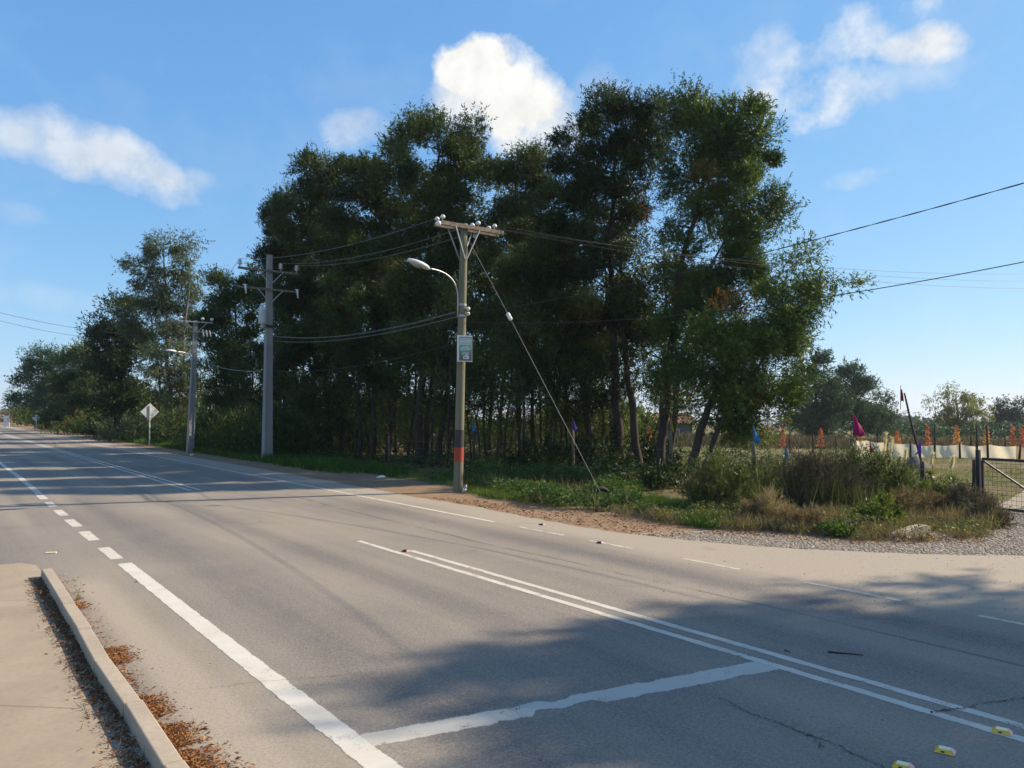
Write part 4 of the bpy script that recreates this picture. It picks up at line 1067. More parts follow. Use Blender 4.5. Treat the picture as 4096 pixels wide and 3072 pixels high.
shrub(203, 50, 1.7, 1.4, 'low bright shrub right of the lamp carrying concrete pole', n=700, tb=.8)
shrub(178, 56, 2.2, 2.2, 'dark shrub left of the lamp carrying concrete pole', n=800)
shrub(129, 63, 2.6, 2.2, 'grey green mounded shrub left of the diamond sign', 'leaf_grey', .2, 900, .5)
shrub(86, 82, 2.8, 2.3, 'bright yellow green bush at the road edge under the far trees', 'leaf_bright', .25, 800, .8)
shrub(108, 76, 3.0, 2.0, 'dark bush beside the bright yellow green one', n=700, leaf=.25)
shrub(60, 105, 3.4, 2.6, 'dark bush in front of the far diamond sign trees', n=600, leaf=.3)
shrub(28, 135, 3.5, 3.0, 'light green bush at the foot of the far pale poles', 'leaf_bright', .4, 500, .7)
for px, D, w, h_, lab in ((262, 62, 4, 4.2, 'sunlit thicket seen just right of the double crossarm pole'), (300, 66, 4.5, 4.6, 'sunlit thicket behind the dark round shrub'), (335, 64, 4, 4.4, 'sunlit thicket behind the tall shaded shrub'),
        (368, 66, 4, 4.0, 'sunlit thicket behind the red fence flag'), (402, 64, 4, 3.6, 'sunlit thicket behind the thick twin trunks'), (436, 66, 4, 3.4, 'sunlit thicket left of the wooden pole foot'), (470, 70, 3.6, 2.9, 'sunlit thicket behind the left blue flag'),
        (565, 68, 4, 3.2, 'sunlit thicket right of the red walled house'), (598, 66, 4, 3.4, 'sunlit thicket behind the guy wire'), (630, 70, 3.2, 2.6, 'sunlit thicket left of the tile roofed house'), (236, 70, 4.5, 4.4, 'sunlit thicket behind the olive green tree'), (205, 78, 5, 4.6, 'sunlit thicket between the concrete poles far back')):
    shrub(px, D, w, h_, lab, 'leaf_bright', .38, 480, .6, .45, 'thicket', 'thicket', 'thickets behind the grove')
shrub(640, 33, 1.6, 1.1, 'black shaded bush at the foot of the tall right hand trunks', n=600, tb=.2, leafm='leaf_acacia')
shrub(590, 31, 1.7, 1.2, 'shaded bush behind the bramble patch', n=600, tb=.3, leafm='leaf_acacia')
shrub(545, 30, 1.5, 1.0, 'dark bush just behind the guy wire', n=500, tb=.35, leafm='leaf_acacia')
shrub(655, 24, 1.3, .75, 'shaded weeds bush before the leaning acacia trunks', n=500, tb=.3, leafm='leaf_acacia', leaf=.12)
for px, D, w, h_, lab in ((575, 37, 1.7, 4.2, 'leafy young growth right of the violet flag'), (612, 40, 1.8, 4.6, 'leafy young growth between the two thick right hand trunks'), (440, 40, 1.8, 4.4, 'leafy young growth left of the wooden pole'), (405, 42, 1.8, 4.6, 'leafy young growth behind the thick dark twin trunks'), (372, 43, 2.0, 4.6, 'leafy young growth left of the thick dark trunks'), (555, 42, 1.6, 3.6, 'leafy young growth just left of the violet flag'), (500, 44, 1.4, 2.2, 'low leafy growth under the white roofed house'), (350, 45, 2.2, 4.8, 'leafy young growth deep in the left of the grove')):
    shrub(px, D, w, h_, lab, 'leaf_olive', .17, 620, .8, .3, 'shrub', 'shrub', None, 9, .5, 'bark')
# bushes along the flagged fence
def gbush(px, py, w, hgt, label, leafm, leaf, n, tb=.45, wl=.25, per=9, up=.6, stem='dry_stem', name='bush', cat='bush', d=0.0, wy=None):
    global k; k += 1
    p = G(px, py)
    p = Vector((p.x, p.y + d, ground(p.x, p.y + d)))
    return make_bush(name, label, cat, p, (w, wy or w * .8, hgt), n, leaf, leafm, per, stem, 26, None, wl, up, .5, tb, .16, 200 + k)
gbush(720, 512, .72, 1.15, 'grey green narrow leaved bush left of the blue flag post', 'leaf_shrub', .105, 900, .5, .22, 9, 1.0)
gbush(700, 500, .45, .65, 'brown dried out bush beside the grey green one', 'leaf_dry', .10, 420, .25, .2)
gbush(762, 500, .8, .95, 'grey green bush grown around the front blue flag post', 'leaf_shrub', .10, 700, .35, .22, 9, 1.0)
gbush(822, 513, .95, 1.3, 'large dark brown dead bush between the flag posts', 'leaf_dark_dry', .12, 2000, .4, .12, 8)
gbush(846, 507, .75, 1.45, 'dark grey green bush around the pink flag post', 'leaf_shrub', .12, 1000, .25, .16, 8, .9)
gbush(880, 506, .8, 1.05, 'green willow leaved bush right of the pink flag post', 'leaf_shrub', .115, 1300, .38, .2, 9, 1.1)
gbush(905, 505, .55, .85, 'smaller green bush at the right of the willow leaved one', 'leaf_shrub', .10, 600, .4, .22)
gbush(770, 524, .42, .62, 'pale straw coloured spiky dead bush at the edge of the gravel', 'leaf_dry', .22, 420, .7, .05, 5, .9)
gbush(800, 531, .5, .38, 'low brown weed bush at the edge of the gravel', 'leaf_dry', .10, 420, .3, .15)
gbush(880, 528, .42, .55, 'yellow green weed left of the broken concrete slab', 'leaf_bright', .085, 420, .75, .35)
gbush(912, 518, .6, .6, 'brown weed bush behind the broken concrete slab', 'leaf_dry', .10, 700, .25, .16)
gbush(940, 508, .5, .62, 'light green weed bush at the foot of the leaning flag pole', 'leaf_bright', .11, 480, .8, .25)
gbush(968, 519, .55, .62, 'brown tangled dry bush left of the gate', 'leaf_dark_dry', .10, 1100, .75, .14)
gbush(988, 526, .42, .36, 'low brown tangled bush at the foot of the gate', 'leaf_dark_dry', .10, 700, .7, .14)
gbush(836, 536, .28, .2, 'small bright green weed on the gravel edge', 'leaf_weed', .075, 200, .7, .5)
gbush(741, 525, .3, .45, 'small brown weed under the front blue flag post', 'leaf_dry', .09, 240, .3, .16)
# tall thin dead stalks
for px, py, hp, lab in ((625, 512, 22, 'pale tall seed stalk on the bank below the dark trunks'), (800, 510, 30, 'thin dead stalk left of the pink flag post'), (784, 512, 22, 'thin dead stalk below the second blue flag'), (815, 505, 36, 'tallest thin dead stalk beside the dark dead bush'), (957, 512, 34, 'thin dead stalk left of the gate post')):
    p = G(px, py); h_ = hp * p.y / F; r2 = random.Random(px)
    root = empty('weed_stalk', p, lab, 'weed')
    mb = MB(); pth = wiggle((0, 0, -.05), (.04, 0, h_), 5, .04, r2); mb.tube(pth, [.008, .007, .006, .005, .004, .003], 4); mb.build('stem', M['dry_stem'], root)
    q = np.array([tuple(pth[2].lerp(pth[-1], u)) for u in rng.random(90)]); D_ = rng.normal(size=(90, 3)); D_[:, 2] += .8
    link('seed_head', leaf_mesh('seed_head', q, D_, .07 * rng.uniform(.5, 1.2, 90), .02, np.clip(rng.normal(.6, .15, 90), 0, 1)), M['leaf_dry'], root)
# pampas grass plumes
for px, py, Y, hp, lab in ((884, 458, 30, 24, 'tall pampas plume behind the green willow leaved bush'), (890, 459, 31, 20, 'shorter pampas plume beside the tall one'), (904, 462, 31, 11, 'small pampas plume left of the gravel mound'), (931, 464, 31, 10, 'pampas plume right of the gravel mound'), (951, 471, 28, 13, 'pampas plume in the yard left of the gate')):
    p = at(px, py, Y); z0 = ground(p.x, Y); h_ = CAM_H + ray(px, py - hp).z / ray(px, py - hp).y * Y - z0
    root = empty('pampas_grass', (p.x, Y, z0), lab, 'grass', 'pampas plumes in the yard')
    mb = MB(); mb.tube(wiggle((0, 0, -.05), (.1, 0, h_), 4, .04, rs), [.012, .011, .01, .008, .005], 4); mb.build('stem', M['dry_stem'], root)
    n = 260; u = rng.random(n); q = np.column_stack([.1 * u + rng.normal(scale=.022, size=n) * (1.3 - u), rng.normal(scale=.022, size=n), h_ * (.45 + .55 * u)])
    D_ = rng.normal(size=(n, 3)) * .3; D_[:, 2] += .9
    link('plume', leaf_mesh('plume', q, D_, .20 * rng.uniform(.5, 1.2, n), .022, rng.random(n)), M['leaf_plume'], root)
    n = 120; D_ = rng.normal(size=(n, 3)) * .6; D_[:, 2] = .9
    link('blades', leaf_mesh('blades', rng.normal(scale=.06, size=(n, 3)) * (1, 1, 0), D_, h_ * .5 * rng.uniform(.5, 1, n), .02, np.clip(rng.normal(.85, .1, n), 0, 1)), M['leaf_grass'], root)
# young maples in autumn red
for px, top, base, wd, tb, lab in ((649, 424, 447, 5, .2, 'thin red sapling seen between the dark trunks'), (783, 427, 447, 4, .15, 'pale red sapling right of the leaning acacia'), (821, 427, 447, 5, .25, 'orange red sapling left of the pink flag'), (860, 423, 444, 5, .7, 'orange sapling half hidden by the pink flag'),
        (897, 430, 446, 6, .65, 'small orange sapling behind the cream screen'), (928, 424, 447, 4, .3, 'narrow red sapling left of the willow'), (957, 424, 447, 6, .75, 'orange yellow sapling with a red tip before the willow'), (987, 423, 447, 5, .8, 'golden sapling behind the tall tilted post'), (1013, 424, 448, 6, .25, 'full red sapling near the right edge'), (1022, 427, 446, 4, .15, 'red sapling cut by the right edge')):
    Y = 55.0; wd *= .8; p = at(px, base, Y); z0 = ground(p.x, Y)
    h_ = at(px, top, Y).z - z0; w = wd * Y / F
    root = empty('maple_sapling', (p.x, Y, z0), lab, 'sapling', 'autumn red saplings in a row')
    mb = MB(); mb.tube([(0, 0, -.1), (.02, 0, h_ * .5), (0, 0, h_)], [.03, .022, .006], 5); mb.build('trunk', M['bark_pale'], root)
    n = 230; u = rng.beta(1.5, 1.7, n); rad = w * (1.1 - u) * (.75 + .25 * np.sin(u * 11 + px)) + .05
    ub = rng.integers(0, 26, n); ba = (ub * 2.4) % 6.28; u = np.clip(ub / 26 * .95 + rng.normal(scale=.03, size=n), 0, 1); rad = w * (1.12 - u) * (.6 + .55 * ((ub * 7919) % 10) / 10) + .03
    a = ba + rng.normal(scale=.35, size=n); r_ = np.sqrt(rng.random(n)) * rad
    q = np.column_stack([np.cos(a) * r_, np.sin(a) * r_, h_ * (.22 + .78 * u)])
    T = np.clip(rng.normal(tb, .16, n) - (u > .75) * .3, 0, 1)
    link('crown', leaf_mesh('crown', q, rng.normal(size=(n, 3)), .14 * rng.uniform(.6, 1.2, n), .09, T), M['leaf_red'], root)

# ------------------------------------------------------------------ litter and stones
def kerb_pts(n, lo, hi, side, amp):
    s = rng.uniform(lo, hi, n); t = np.array([kf(x) for x in s])
    off = np.abs(rng.normal(scale=amp, size=n)) + .01
    t = t + off if side > 0 else t - KW - .01 - off
    return np.array([tuple(R(a, b).xy) for a, b in zip(s, t)])
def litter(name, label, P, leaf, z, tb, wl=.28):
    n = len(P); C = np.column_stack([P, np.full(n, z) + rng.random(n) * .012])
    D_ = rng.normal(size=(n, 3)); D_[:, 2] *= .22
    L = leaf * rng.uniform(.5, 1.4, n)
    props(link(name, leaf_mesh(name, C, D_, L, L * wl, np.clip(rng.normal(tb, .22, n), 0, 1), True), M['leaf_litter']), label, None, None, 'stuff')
Q = []
for px, py, n, amp, ln in ((82, 606, 800, .06, .17), (118, 656, 1900, .10, .28), (148, 708, 1700, .09, .25), (170, 738, 2000, .11, .22), (190, 768, 1800, .13, .26)):
    s0 = road_ts(G(px, py))[1]; Q.append(kerb_pts(n, s0 - ln, s0 + ln, 1, amp))
Q.append(kerb_pts(700, s_start, s_end, 1, .12)); Q.append(kerb_pts(1500, s_start, road_ts(G(112, 650))[1], 1, .07))
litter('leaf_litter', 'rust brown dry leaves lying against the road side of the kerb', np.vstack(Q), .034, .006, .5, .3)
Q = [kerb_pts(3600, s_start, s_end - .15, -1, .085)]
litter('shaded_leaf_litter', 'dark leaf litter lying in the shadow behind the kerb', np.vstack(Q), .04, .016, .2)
P = kerb_pts(700, s_start, s_end - .2, -1, .07)
scatter('dead_grass', 'dead grass blades growing along the back of the kerb', P, np.full(len(P), .10), 'leaf_dark_dry', 4, .035, 1.6, .7, .25)
for px, py, lab in ((79, 600, 'small yellow flowered weed against the kerb'),):
    make_bush('roadside_weed', lab, 'weed', G(px, py), (.05, .04, .055), 16, .022, 'leaf_bright', 6, 'dry_stem', 6, None, .3, .8, .5, .85, .1, px)
P = pts_in([tuple(G(*p).xy) for p in ((418, 497), (474, 506), (523, 516), (575, 525), (640, 535), (690, 538), (690, 528), (640, 518), (560, 511), (480, 500))], 1500)
litter('edge_litter', 'tan fallen leaves along the edge of the gravel', litter_edge, .06, .002, .75, .45)
litter('shoulder_litter', 'brown leaves and bark bits on the dirt shoulder', P, .06, .0, .3, .35)
def stones(name, label, P, r0, r1, z):
    n = len(P); r = rng.uniform(r0, r1, n) ** 1.0
    oct_ = np.array([(1,0,0),(0,1,0),(-1,0,0),(0,-1,0),(0,0,.75),(0,0,-.5)], float)
    V = np.repeat(oct_[None], n, 0) * (1 + rng.normal(scale=.22, size=(n, 6, 3)))
    a = rng.uniform(0, 6.28, n); c, s_ = np.cos(a), np.sin(a)
    X = V[:, :, 0] * c[:, None] - V[:, :, 1] * s_[:, None]; Y = V[:, :, 0] * s_[:, None] + V[:, :, 1] * c[:, None]
    V = np.stack([X * 1.2, Y, V[:, :, 2] * .7], 2) * r[:, None, None]
    V[:, :, 0] += P[:, 0:1]; V[:, :, 1] += P[:, 1:2]; V[:, :, 2] += z + r[:, None] * .2
    tri = np.array([(0,1,4),(1,2,4),(2,3,4),(3,0,4),(1,0,5),(2,1,5),(3,2,5),(0,3,5)])
    Fx = (tri[None] + (np.arange(n) * 6)[:, None, None]).reshape(-1)
    T = np.repeat(np.clip(rng.normal(.45, .2, n), 0, 1), 8)
    props(link(name, mesh_np(name, V.reshape(-1, 3), Fx, np.full(8 * n, 3, np.int32), T), M['pebble']), label, None, None, 'stuff')
gp = [(640, 534), (692, 540.5), (770, 547), (864, 552), (959, 555), (1030, 556), (1030, 505), (1000, 512), (975, 538), (864, 541), (770, 531), (700, 532)]
stones('gravel', 'loose grey gravel along the yard entrance', pts_in([tuple(G(*p).xy) for p in gp], 9000), .008, .026, -.006)
P = np.array([tuple(G(px, py).xy) for px, py in zip(rng.uniform(640, 1040, 260), rng.uniform(548, 612, 260))])
stones('scattered_stones', 'single pebbles scattered over the dusty asphalt', P, .004, .013, .0)
P = np.array([tuple(G(px, py).xy) for px, py in zip(rng.uniform(420, 700, 300), rng.uniform(505, 540, 300))])
P = ok_road(P, 10.6)
stones('shoulder_stones', 'small stones on the dirt shoulder', P, .006, .022, -.012)

# ------------------------------------------------------------------ utility poles
PIN = [(.011, -.10), (.011, .0), (.05, .0), (.056, .025), (.048, .05), (.03, .07), (.006, .078)]
def insulator(parent, p, s=1.0, axis=None, name='insulator'):
    mb = MB(); mb.lathe(p, [(r * s, z * s) for r, z in PIN], 12, axis); o = mb.build(name, M['ceramic'], parent, True)
    return o
def stack_insulator(parent, p, s=1.0):
    mb = MB(); mb.lathe(p, [(.02*s,-.12*s),(.02*s,0),(.075*s,.0),(.075*s,.02*s),(.035*s,.035*s),(.035*s,.06*s),(.075*s,.065*s),(.075*s,.085*s),(.035*s,.10*s),(.035*s,.12*s),(.06*s,.125*s),(.05*s,.16*s),(.01*s,.17*s)], 12)
    return mb.build('insulator', M['ceramic'], parent, True)
def lamp_head(parent, tip, back, w=.15):
    """cobra head street light from the arm end (back) to the tip"""
    d = (tip - back); L = d.length; d.normalize(); s = d.cross(Vector((0, 0, 1))).normalized(); u = s.cross(d)
    def loft(secs, n=12):
        V, Fc = [], []
        for f, hw, zt, zb in secs:
            c = back + d * (L * f)
            for k in range(n):
                a = 2 * math.pi * k / n; y, z = math.cos(a), math.sin(a)
                V.append(c + s * (hw * y) + u * ((zt if z > 0 else zb) * abs(z) * (1 if z > 0 else -1)))
        for i in range(len(secs) - 1):
            for k in range(n):
                k2 = (k + 1) % n; Fc.append((i * n + k, i * n + k2, (i + 1) * n + k2, (i + 1) * n + k))
        Fc += [tuple(range(n - 1, -1, -1)), tuple((len(secs) - 1) * n + k for k in range(n))]
        mb = MB(); mb.add(V, Fc); return mb
    hd = loft([(-.04, .035, .035, .03), (.02, .07, .06, .05), (.14, w * .8, .085, .055), (.35, w, .10, .06), (.6, w, .095, .06), (.82, w * .75, .075, .05), (.95, w * .4, .05, .035), (1.0, .02, .02, .02)]).build('lamp_head', M['lamp_white'], parent, True)
    loft([(.30, w * .5, -.05, .07), (.42, w * .8, -.05, .11), (.6, w * .8, -.05, .115), (.78, w * .55, -.05, .09), (.86, .03, -.05, .06)]).build('lens', M['lamp_glass'], hd, True)
    return hd
def arc(a, b, bulge, n=14):
    """curve leaving a upward and arriving at b sideways"""
    c = Vector((a.x, a.y, b.z - .0)) + bulge
    return [a * (1 - u) ** 2 + c * (2 * u * (1 - u)) + b * u ** 2 for u in [i / n for i in range(n + 1)]]

N3 = Vector((RNn.x, RNn.y, 0)); D3 = Vector((RD.x, RD.y, 0)); UP = Vector((0, 0, 1))
# --- the wooden pole in the middle
b = G(458, 491.7); DP = b.y
topw = at(464.2, 224, DP)
pole = empty('wooden_utility_pole', b, 'wooden utility pole with black and red bands, curved street lamp and double crossarm', 'utility pole')
ax = (topw - b); PL = ax.length
def pp(u, off=Vector((0, 0, 0))): return ax * u + off
def rad(u): return .142 - .034 * u
mb = MB(); mb.tube([pp(-.03)] + [pp(i / 12) for i in range(13)], [rad(0) * 1.03] + [rad(i / 12) for i in range(13)], 20); mb.build('pole', M['wood_pole'], pole, True)
zu = lambda py: (at(460, py, DP).z - b.z) / (topw.z - b.z)
for nm, y0, y1, m_ in (('black_band', 447.2, 429.8, 'band_black'), ('red_band', 461.5, 447.2, 'band_red')):
    u0, u1 = zu(y0), zu(y1); mb = MB(); mb.tube([pp(u0 + (u1 - u0) * i / 4) for i in range(5)], [rad(u0) + .004] * 5, 20, False); mb.build(nm, M[m_], pole, True)
arm_z = pp(.985)
for sgn in (-1, 1):
    o_ = D3 * (.155 * sgn); mb = MB(); mb.beam(arm_z + o_ - N3 * .92, arm_z + o_ + N3 * 1.32, .09, .12); mb.build('crossarm', M['wood_old'], pole, bevel=.008)
    for sx in (-1, 1):
        mb = MB(); mb.beam(arm_z + o_ * 1.35 + N3 * (.42 * sx) - UP * .05, pp(.865) + o_ * .9 + N3 * (.03 * sx), .03, .03, D3); mb.build('brace', M['galv'], pole)
for n_, sgn in ((-.84, -1), (-.84, 1), (.40, -1), (.40, 1), (1.0, -1), (1.0, 1)):
    insulator(pole, arm_z + D3 * (.155 * sgn) + N3 * n_ + UP * .135, 1.35)
insulator(pole, arm_z - N3 * 1.02 - UP * .06 - D3 * .2, 1.5, -N3 * .4 - D3)
insulator(pole, arm_z + N3 * .55 - UP * .12 + D3 * .2, 1.3, D3)
# lamp bracket
u_a = zu(318); a0 = pp(u_a) - N3 * (rad(u_a) + .03); a1 = pp(zu(300)) - N3 * (rad(.7) + .035)
l_back = at(428.5, 268.5, DP - .95) - b; l_tip = at(407.6, 259.3, DP - 1.30) - b
mb = MB(); mb.tube([a0, a0.lerp(a1, .5)] + arc(a1, l_back, Vector((0, 0, .05)), 16), .024, 10); mb.build('lamp_arm', M['galv'], pole, True)
for py in (316, 305): 
    u = zu(py); mb = MB(); mb.tube([pp(u - .004), pp(u + .004)], rad(u) + .012, 20, False); mb.build('clamp', M['galv'], pole, True)
lamp_head(pole, l_tip, l_back, .15)
for py in (314, 309): insulator(pole, pp(zu(py)) + N3 * .1 - D3 * .13, 1.1, N3 * .3 - D3)
# framed notice on the pole
pc = at(464.6, 348.7, DP - .22)
f_n = Vector((.32, -1, 0)).normalized(); f_s = Vector((-f_n.y, f_n.x, 0)); 
notice = empty('notice_board', pc - UP * .38, 'white framed notice with green print fixed to the wooden pole', 'notice')
rot = Matrix((f_s, -f_n, UP)).transposed()
mb = MB(); mb.box((0, 0, .38), (.43, .10, .76), rot); mb.build('box', M['plastic_white'], notice, bevel=.004)
def pm():
    m = NT('notice_print'); v = m.coord('Object'); s = m.N.new('ShaderNodeSeparateXYZ'); m.L.new(v, s.inputs[0])
    n = m.noise(v, 6, 4, .6)
    z = m.math('MULTIPLY_ADD', m.math('SUBTRACT', n, .5), .35, s.outputs[2])
    c = m.ramp(m.math('DIVIDE', z, .76), [(0, (.10, .08, .07)), (.14, (.16, .12, .10)), (.24, (.10, .17, .14)), (.42, (.13, .24, .16)), (.55, (.10, .33, .22)), (.66, (.20, .42, .33)), (.78, (.30, .34, .36)), (1, (.22, .22, .26))])
    c = m.mix(m.rng(m.noise(v, 3.5, 3), .55, .7, 0, .6), c, (.20, .38, .05))
    return m.bsdf(c, .5)
mp_ = pm()
def on_face(x, z, w, h_, lift): 
    c = f_s * x + UP * z + f_n * (.05 + lift)
    return [c - f_s * w / 2 - UP * h_ / 2, c + f_s * w / 2 - UP * h_ / 2, c + f_s * w / 2 + UP * h_ / 2, c - f_s * w / 2 + UP * h_ / 2]
mb = MB(); mb.add(on_face(.012, .375, .385, .70, .003), [(0, 1, 2, 3)]); mb.build('print', mp_, notice)
rl = random.Random(8)
for z, w, h_ in ((.665, .33, .026), (.625, .35, .028), (.585, .34, .026), (.545, .33, .024), (.505, .30, .022), (.44, .15, .018), (.405, .26, .022), (.37, .31, .03), (.335, .28, .02), (.275, .22, .018), (.245, .20, .02), (.215, .22, .016)):
    mb = MB(); x0 = -w / 2
    while x0 < w / 2:                                        # a line of illegible words
        ww = min(rl.uniform(.02, .06), w / 2 - x0 + .01); mb.add(on_face(.01 + x0 + ww / 2, z, ww, h_ * rl.uniform(.75, 1), .006), [(0, 1, 2, 3)]); x0 += ww + .008
    mb.build('text_line', M['plastic_white'], notice)
mb = MB(); mb.add([p for p in on_face(.03, .12, .17, .09, .006)], [(0, 1, 2, 3)]); mb.add([f_s * x + UP * z + f_n * .0565 for x, z in ((-.02, .165), (.10, .165), (.03, .215))], [(0, 1, 2)]); em = mb.build('emblem', M['plastic_white'], notice)
mb = MB(); mb.add(on_face(.01, .115, .10, .025, .009), [(0, 1, 2, 3)]); mb.add(on_face(.025, .165, .02, .05, .009), [(0, 1, 2, 3)]); mb.build('emblem_mark', M['plastic_blue'], notice)

# --- concrete pole with two crossarms
b2 = G(267, 461); D2 = b2.y; t2 = at(269.6, 255, D2); H2 = t2.z
p2 = empty('concrete_utility_pole', b2, 'concrete utility pole with two crossarms and a small pale transformer', 'utility pole')
def conc_pole(parent, Hh, wb, wt, lean=Vector((0, 0, 0)), recess=True):
    mb = MB(); V, Fc = [], []
    def sec(z, w, d): 
        c = lean * (z / Hh)
        return [c + N3 * x + D3 * y + UP * z for x, y in ((-w/2, -d/2), (w/2, -d/2), (w/2, d/2), (-w/2, d/2))]
    zs = [-.15, 0, Hh * .3, Hh * .6, Hh * .62, Hh]
    for z in zs: u = max(0, z) / Hh; V += sec(z, wb + (wt - wb) * u, (wb + (wt - wb) * u) * .8)
    for i in range(len(zs) - 1):
        for k in range(4): k2 = (k + 1) % 4; Fc.append((i*4+k, i*4+k2, i*4+4+k2, i*4+4+k))
    Fc.append(tuple((len(zs)-1)*4 + k for k in range(4)))
    mb.add(V, Fc); o = mb.build('pole', M['pole_concrete'], parent, bevel=.015)
    if recess:                                              # raised flanges leave a sunken web on the road face
        for sx in (-1, 1):
            mb = MB()
            for side in (-1, 1):
                a = N3 * (sx * wb * .40) + D3 * (side * wb * .40) ; z1 = Hh * .6; w1 = wb + (wt - wb) * .6
                e = N3 * (sx * w1 * .40) + D3 * (side * w1 * .40) + UP * z1 + lean * .6
                mb.beam(a + UP * .05, e, .09, .05, N3)
            mb.build('flange', M['pole_concrete'], parent, bevel=.008)
    return o
conc_pole(p2, H2, .44, .24, t2 - b2 - UP * H2)
def xarm(parent, z, l, r, mat='galv', sz=.09, off=-D3 * .16, c=Vector((0, 0, 0))):
    mb = MB(); mb.beam(c + UP * z + off - N3 * l, c + UP * z + off + N3 * r, sz, sz); mb.build('crossarm', M[mat], parent, bevel=.006)
    for s in (-1, 1):
        mb = MB(); mb.beam(c + UP * z + off * 1.3 + N3 * (s * .62), c + UP * (z - .62) + off * .9 + N3 * (.05 * s), .035, .035, D3); mb.build('brace', M['galv'], parent)
c2 = (t2 - b2 - UP * H2) * .95
z_u, z_l = at(269, 271.5, D2).z, at(269, 290, D2).z
xarm(p2, z_u, 1.55, 1.40, 'wood_old', .10, c=c2); xarm(p2, z_l, 1.55, 1.40, 'wood_old', .10, c=c2)
for n_ in (-1.47, .5, 1.3): stack_insulator(p2, c2 + UP * (z_u + .17) - D3 * .16 + N3 * n_, 1.5)
for n_ in (-1.25, 1.28):
    mb = MB(); q = c2 + UP * z_l - D3 * .30 + N3 * n_; mb.tube([q + UP * .12, q - UP * .32 + N3 * .05], [.05, .045], 8); mb.tube([q + UP * .1 - N3 * .1, q + UP * .1 + N3 * .1], .025, 6); mb.build('fuse', M['ceramic'], p2, True)
zt = at(264, 317, D2).z; q = c2 * .7 - N3 * .33 - D3 * .12
mb = MB(); mb.lathe(q + UP * (zt - .38), [(.17, 0), (.19, .02), (.19, .68), (.2, .7), (.2, .74), (.12, .80)], 16); mb.build('transformer', M['lamp_white'], p2, True)
mb = MB(); mb.tube([q + UP * (zt + .4), q + UP * (zt + .62)], [.035, .02], 8); mb.build('bushing', M['ceramic'], p2, True)
mb = MB(); mb.box(c2 * .65 + UP * (zt - .46) + N3 * .02, (.5, .42, .12), Matrix((N3, D3, UP)).transposed()); mb.build('bracket', M['gate_black'], p2, bevel=.01)

# --- concrete pole with lamp
b3 = G(190, 452); D3d = b3.y; t3 = at(195.8, 320.5, D3d); H3 = t3.z; ln3 = t3 - b3 - UP * H3
p3 = empty('concrete_lamp_pole', b3, 'leaning concrete utility pole with one crossarm and a street lamp, right of the diamond sign', 'utility pole')
conc_pole(p3, H3, .40, .2, ln3)
xarm(p3, H3 - .1, .95, .95, 'galv', .07, c=ln3)
for n_ in (-.88, .35, .88): insulator(p3, ln3 + UP * (H3 + .05) - D3 * .16 + N3 * n_, 1.9)
for i in range(3):
    mb = MB(); q = ln3 + UP * (at(195, 333, D3d).z) + N3 * (.35 + .2 * i) - D3 * .2; mb.tube([q + UP * .2, q - UP * .2 + N3 * .06], .04, 6); mb.build('fuse', M['ceramic'], p3, True)
mb = MB(); mb.beam(ln3 * .9 + UP * at(195, 332, D3d).z - D3 * .16 - N3 * .3, ln3 * .9 + UP * at(195, 332, D3d).z - D3 * .16 + N3 * .95, .05, .05); mb.build('fuse_arm', M['galv'], p3)
la = at(192, 362, D3d) - b3; lb = at(176, 351.5, D3d - 1.0) - b3; lt = at(165.5, 350.5, D3d - 1.4) - b3
mb = MB(); mb.tube([la - UP * .3] + arc(la, lb, Vector((0, 0, .05)), 10), .03, 8); mb.build('lamp_arm', M['galv'], p3, True)
lamp_head(p3, lt, lb, .15)

# --- farther poles along the road
FP = 'far poles along the left of the picture'
def far_pole(px, py, top, label, lamp=None, arm=0.0, mat='wood_pole', r=.13):
    b_ = G(px, py); t_ = at(px + .6, top, b_.y); o = empty('far_utility_pole', b_, label, 'utility pole', FP)
    mb = MB(); mb.tube([(0, 0, -.1), (t_ - b_) * .5, t_ - b_], [r * 1.15, r, r * .8], 10); mb.build('pole', M[mat], o, True)
    if arm:
        mb = MB(); mb.beam(t_ - b_ - UP * .3 - N3 * arm, t_ - b_ - UP * .3 + N3 * arm, .1, .1); mb.build('crossarm', M['wood_old'], o)
        for n_ in (-.9, .3, .9): insulator(o, t_ - b_ - UP * .12 + N3 * (n_ * arm), 2.0)
    if lamp:
        a_ = at(px, lamp[1] + 8, b_.y) - b_; e_ = at(lamp[0] + 5, lamp[1], b_.y - 1) - b_; tip = at(lamp[0] - 2, lamp[1] - .5, b_.y - 1.3) - b_
        mb = MB(); mb.tube(arc(a_, e_, Vector((0, 0, .05)), 8), .035, 6); mb.build('lamp_arm', M['galv'], o, True); lamp_head(o, tip, e_, .16)
    return b_, t_
fp4 = far_pole(75.8, 430.5, 371, 'shaded pole with a lamp in front of the dark trees', (61, 385), 1.2)
fp5 = far_pole(35.0, 428, 385, 'shaded lamp pole behind the far diamond sign', (25, 391.5), 0)
fp6 = far_pole(26.8, 425, 400, 'yellowish pole with a light green bush at its foot', None, 0, 'wood_pole', .16)
fp7 = far_pole(18.8, 424.5, 402, 'pale concrete pole left of the yellowish one', None, 1.2, 'pole_concrete', .18)
fp8 = far_pole(16.6, 424.2, 404, 'thin pale pole, leftmost of the tall three', (12, 404), 0, 'wood_pole', .14)
fp9 = far_pole(9.6, 421.8, 408, 'small pole behind the round sign', None, .8, 'pole_concrete', .14)

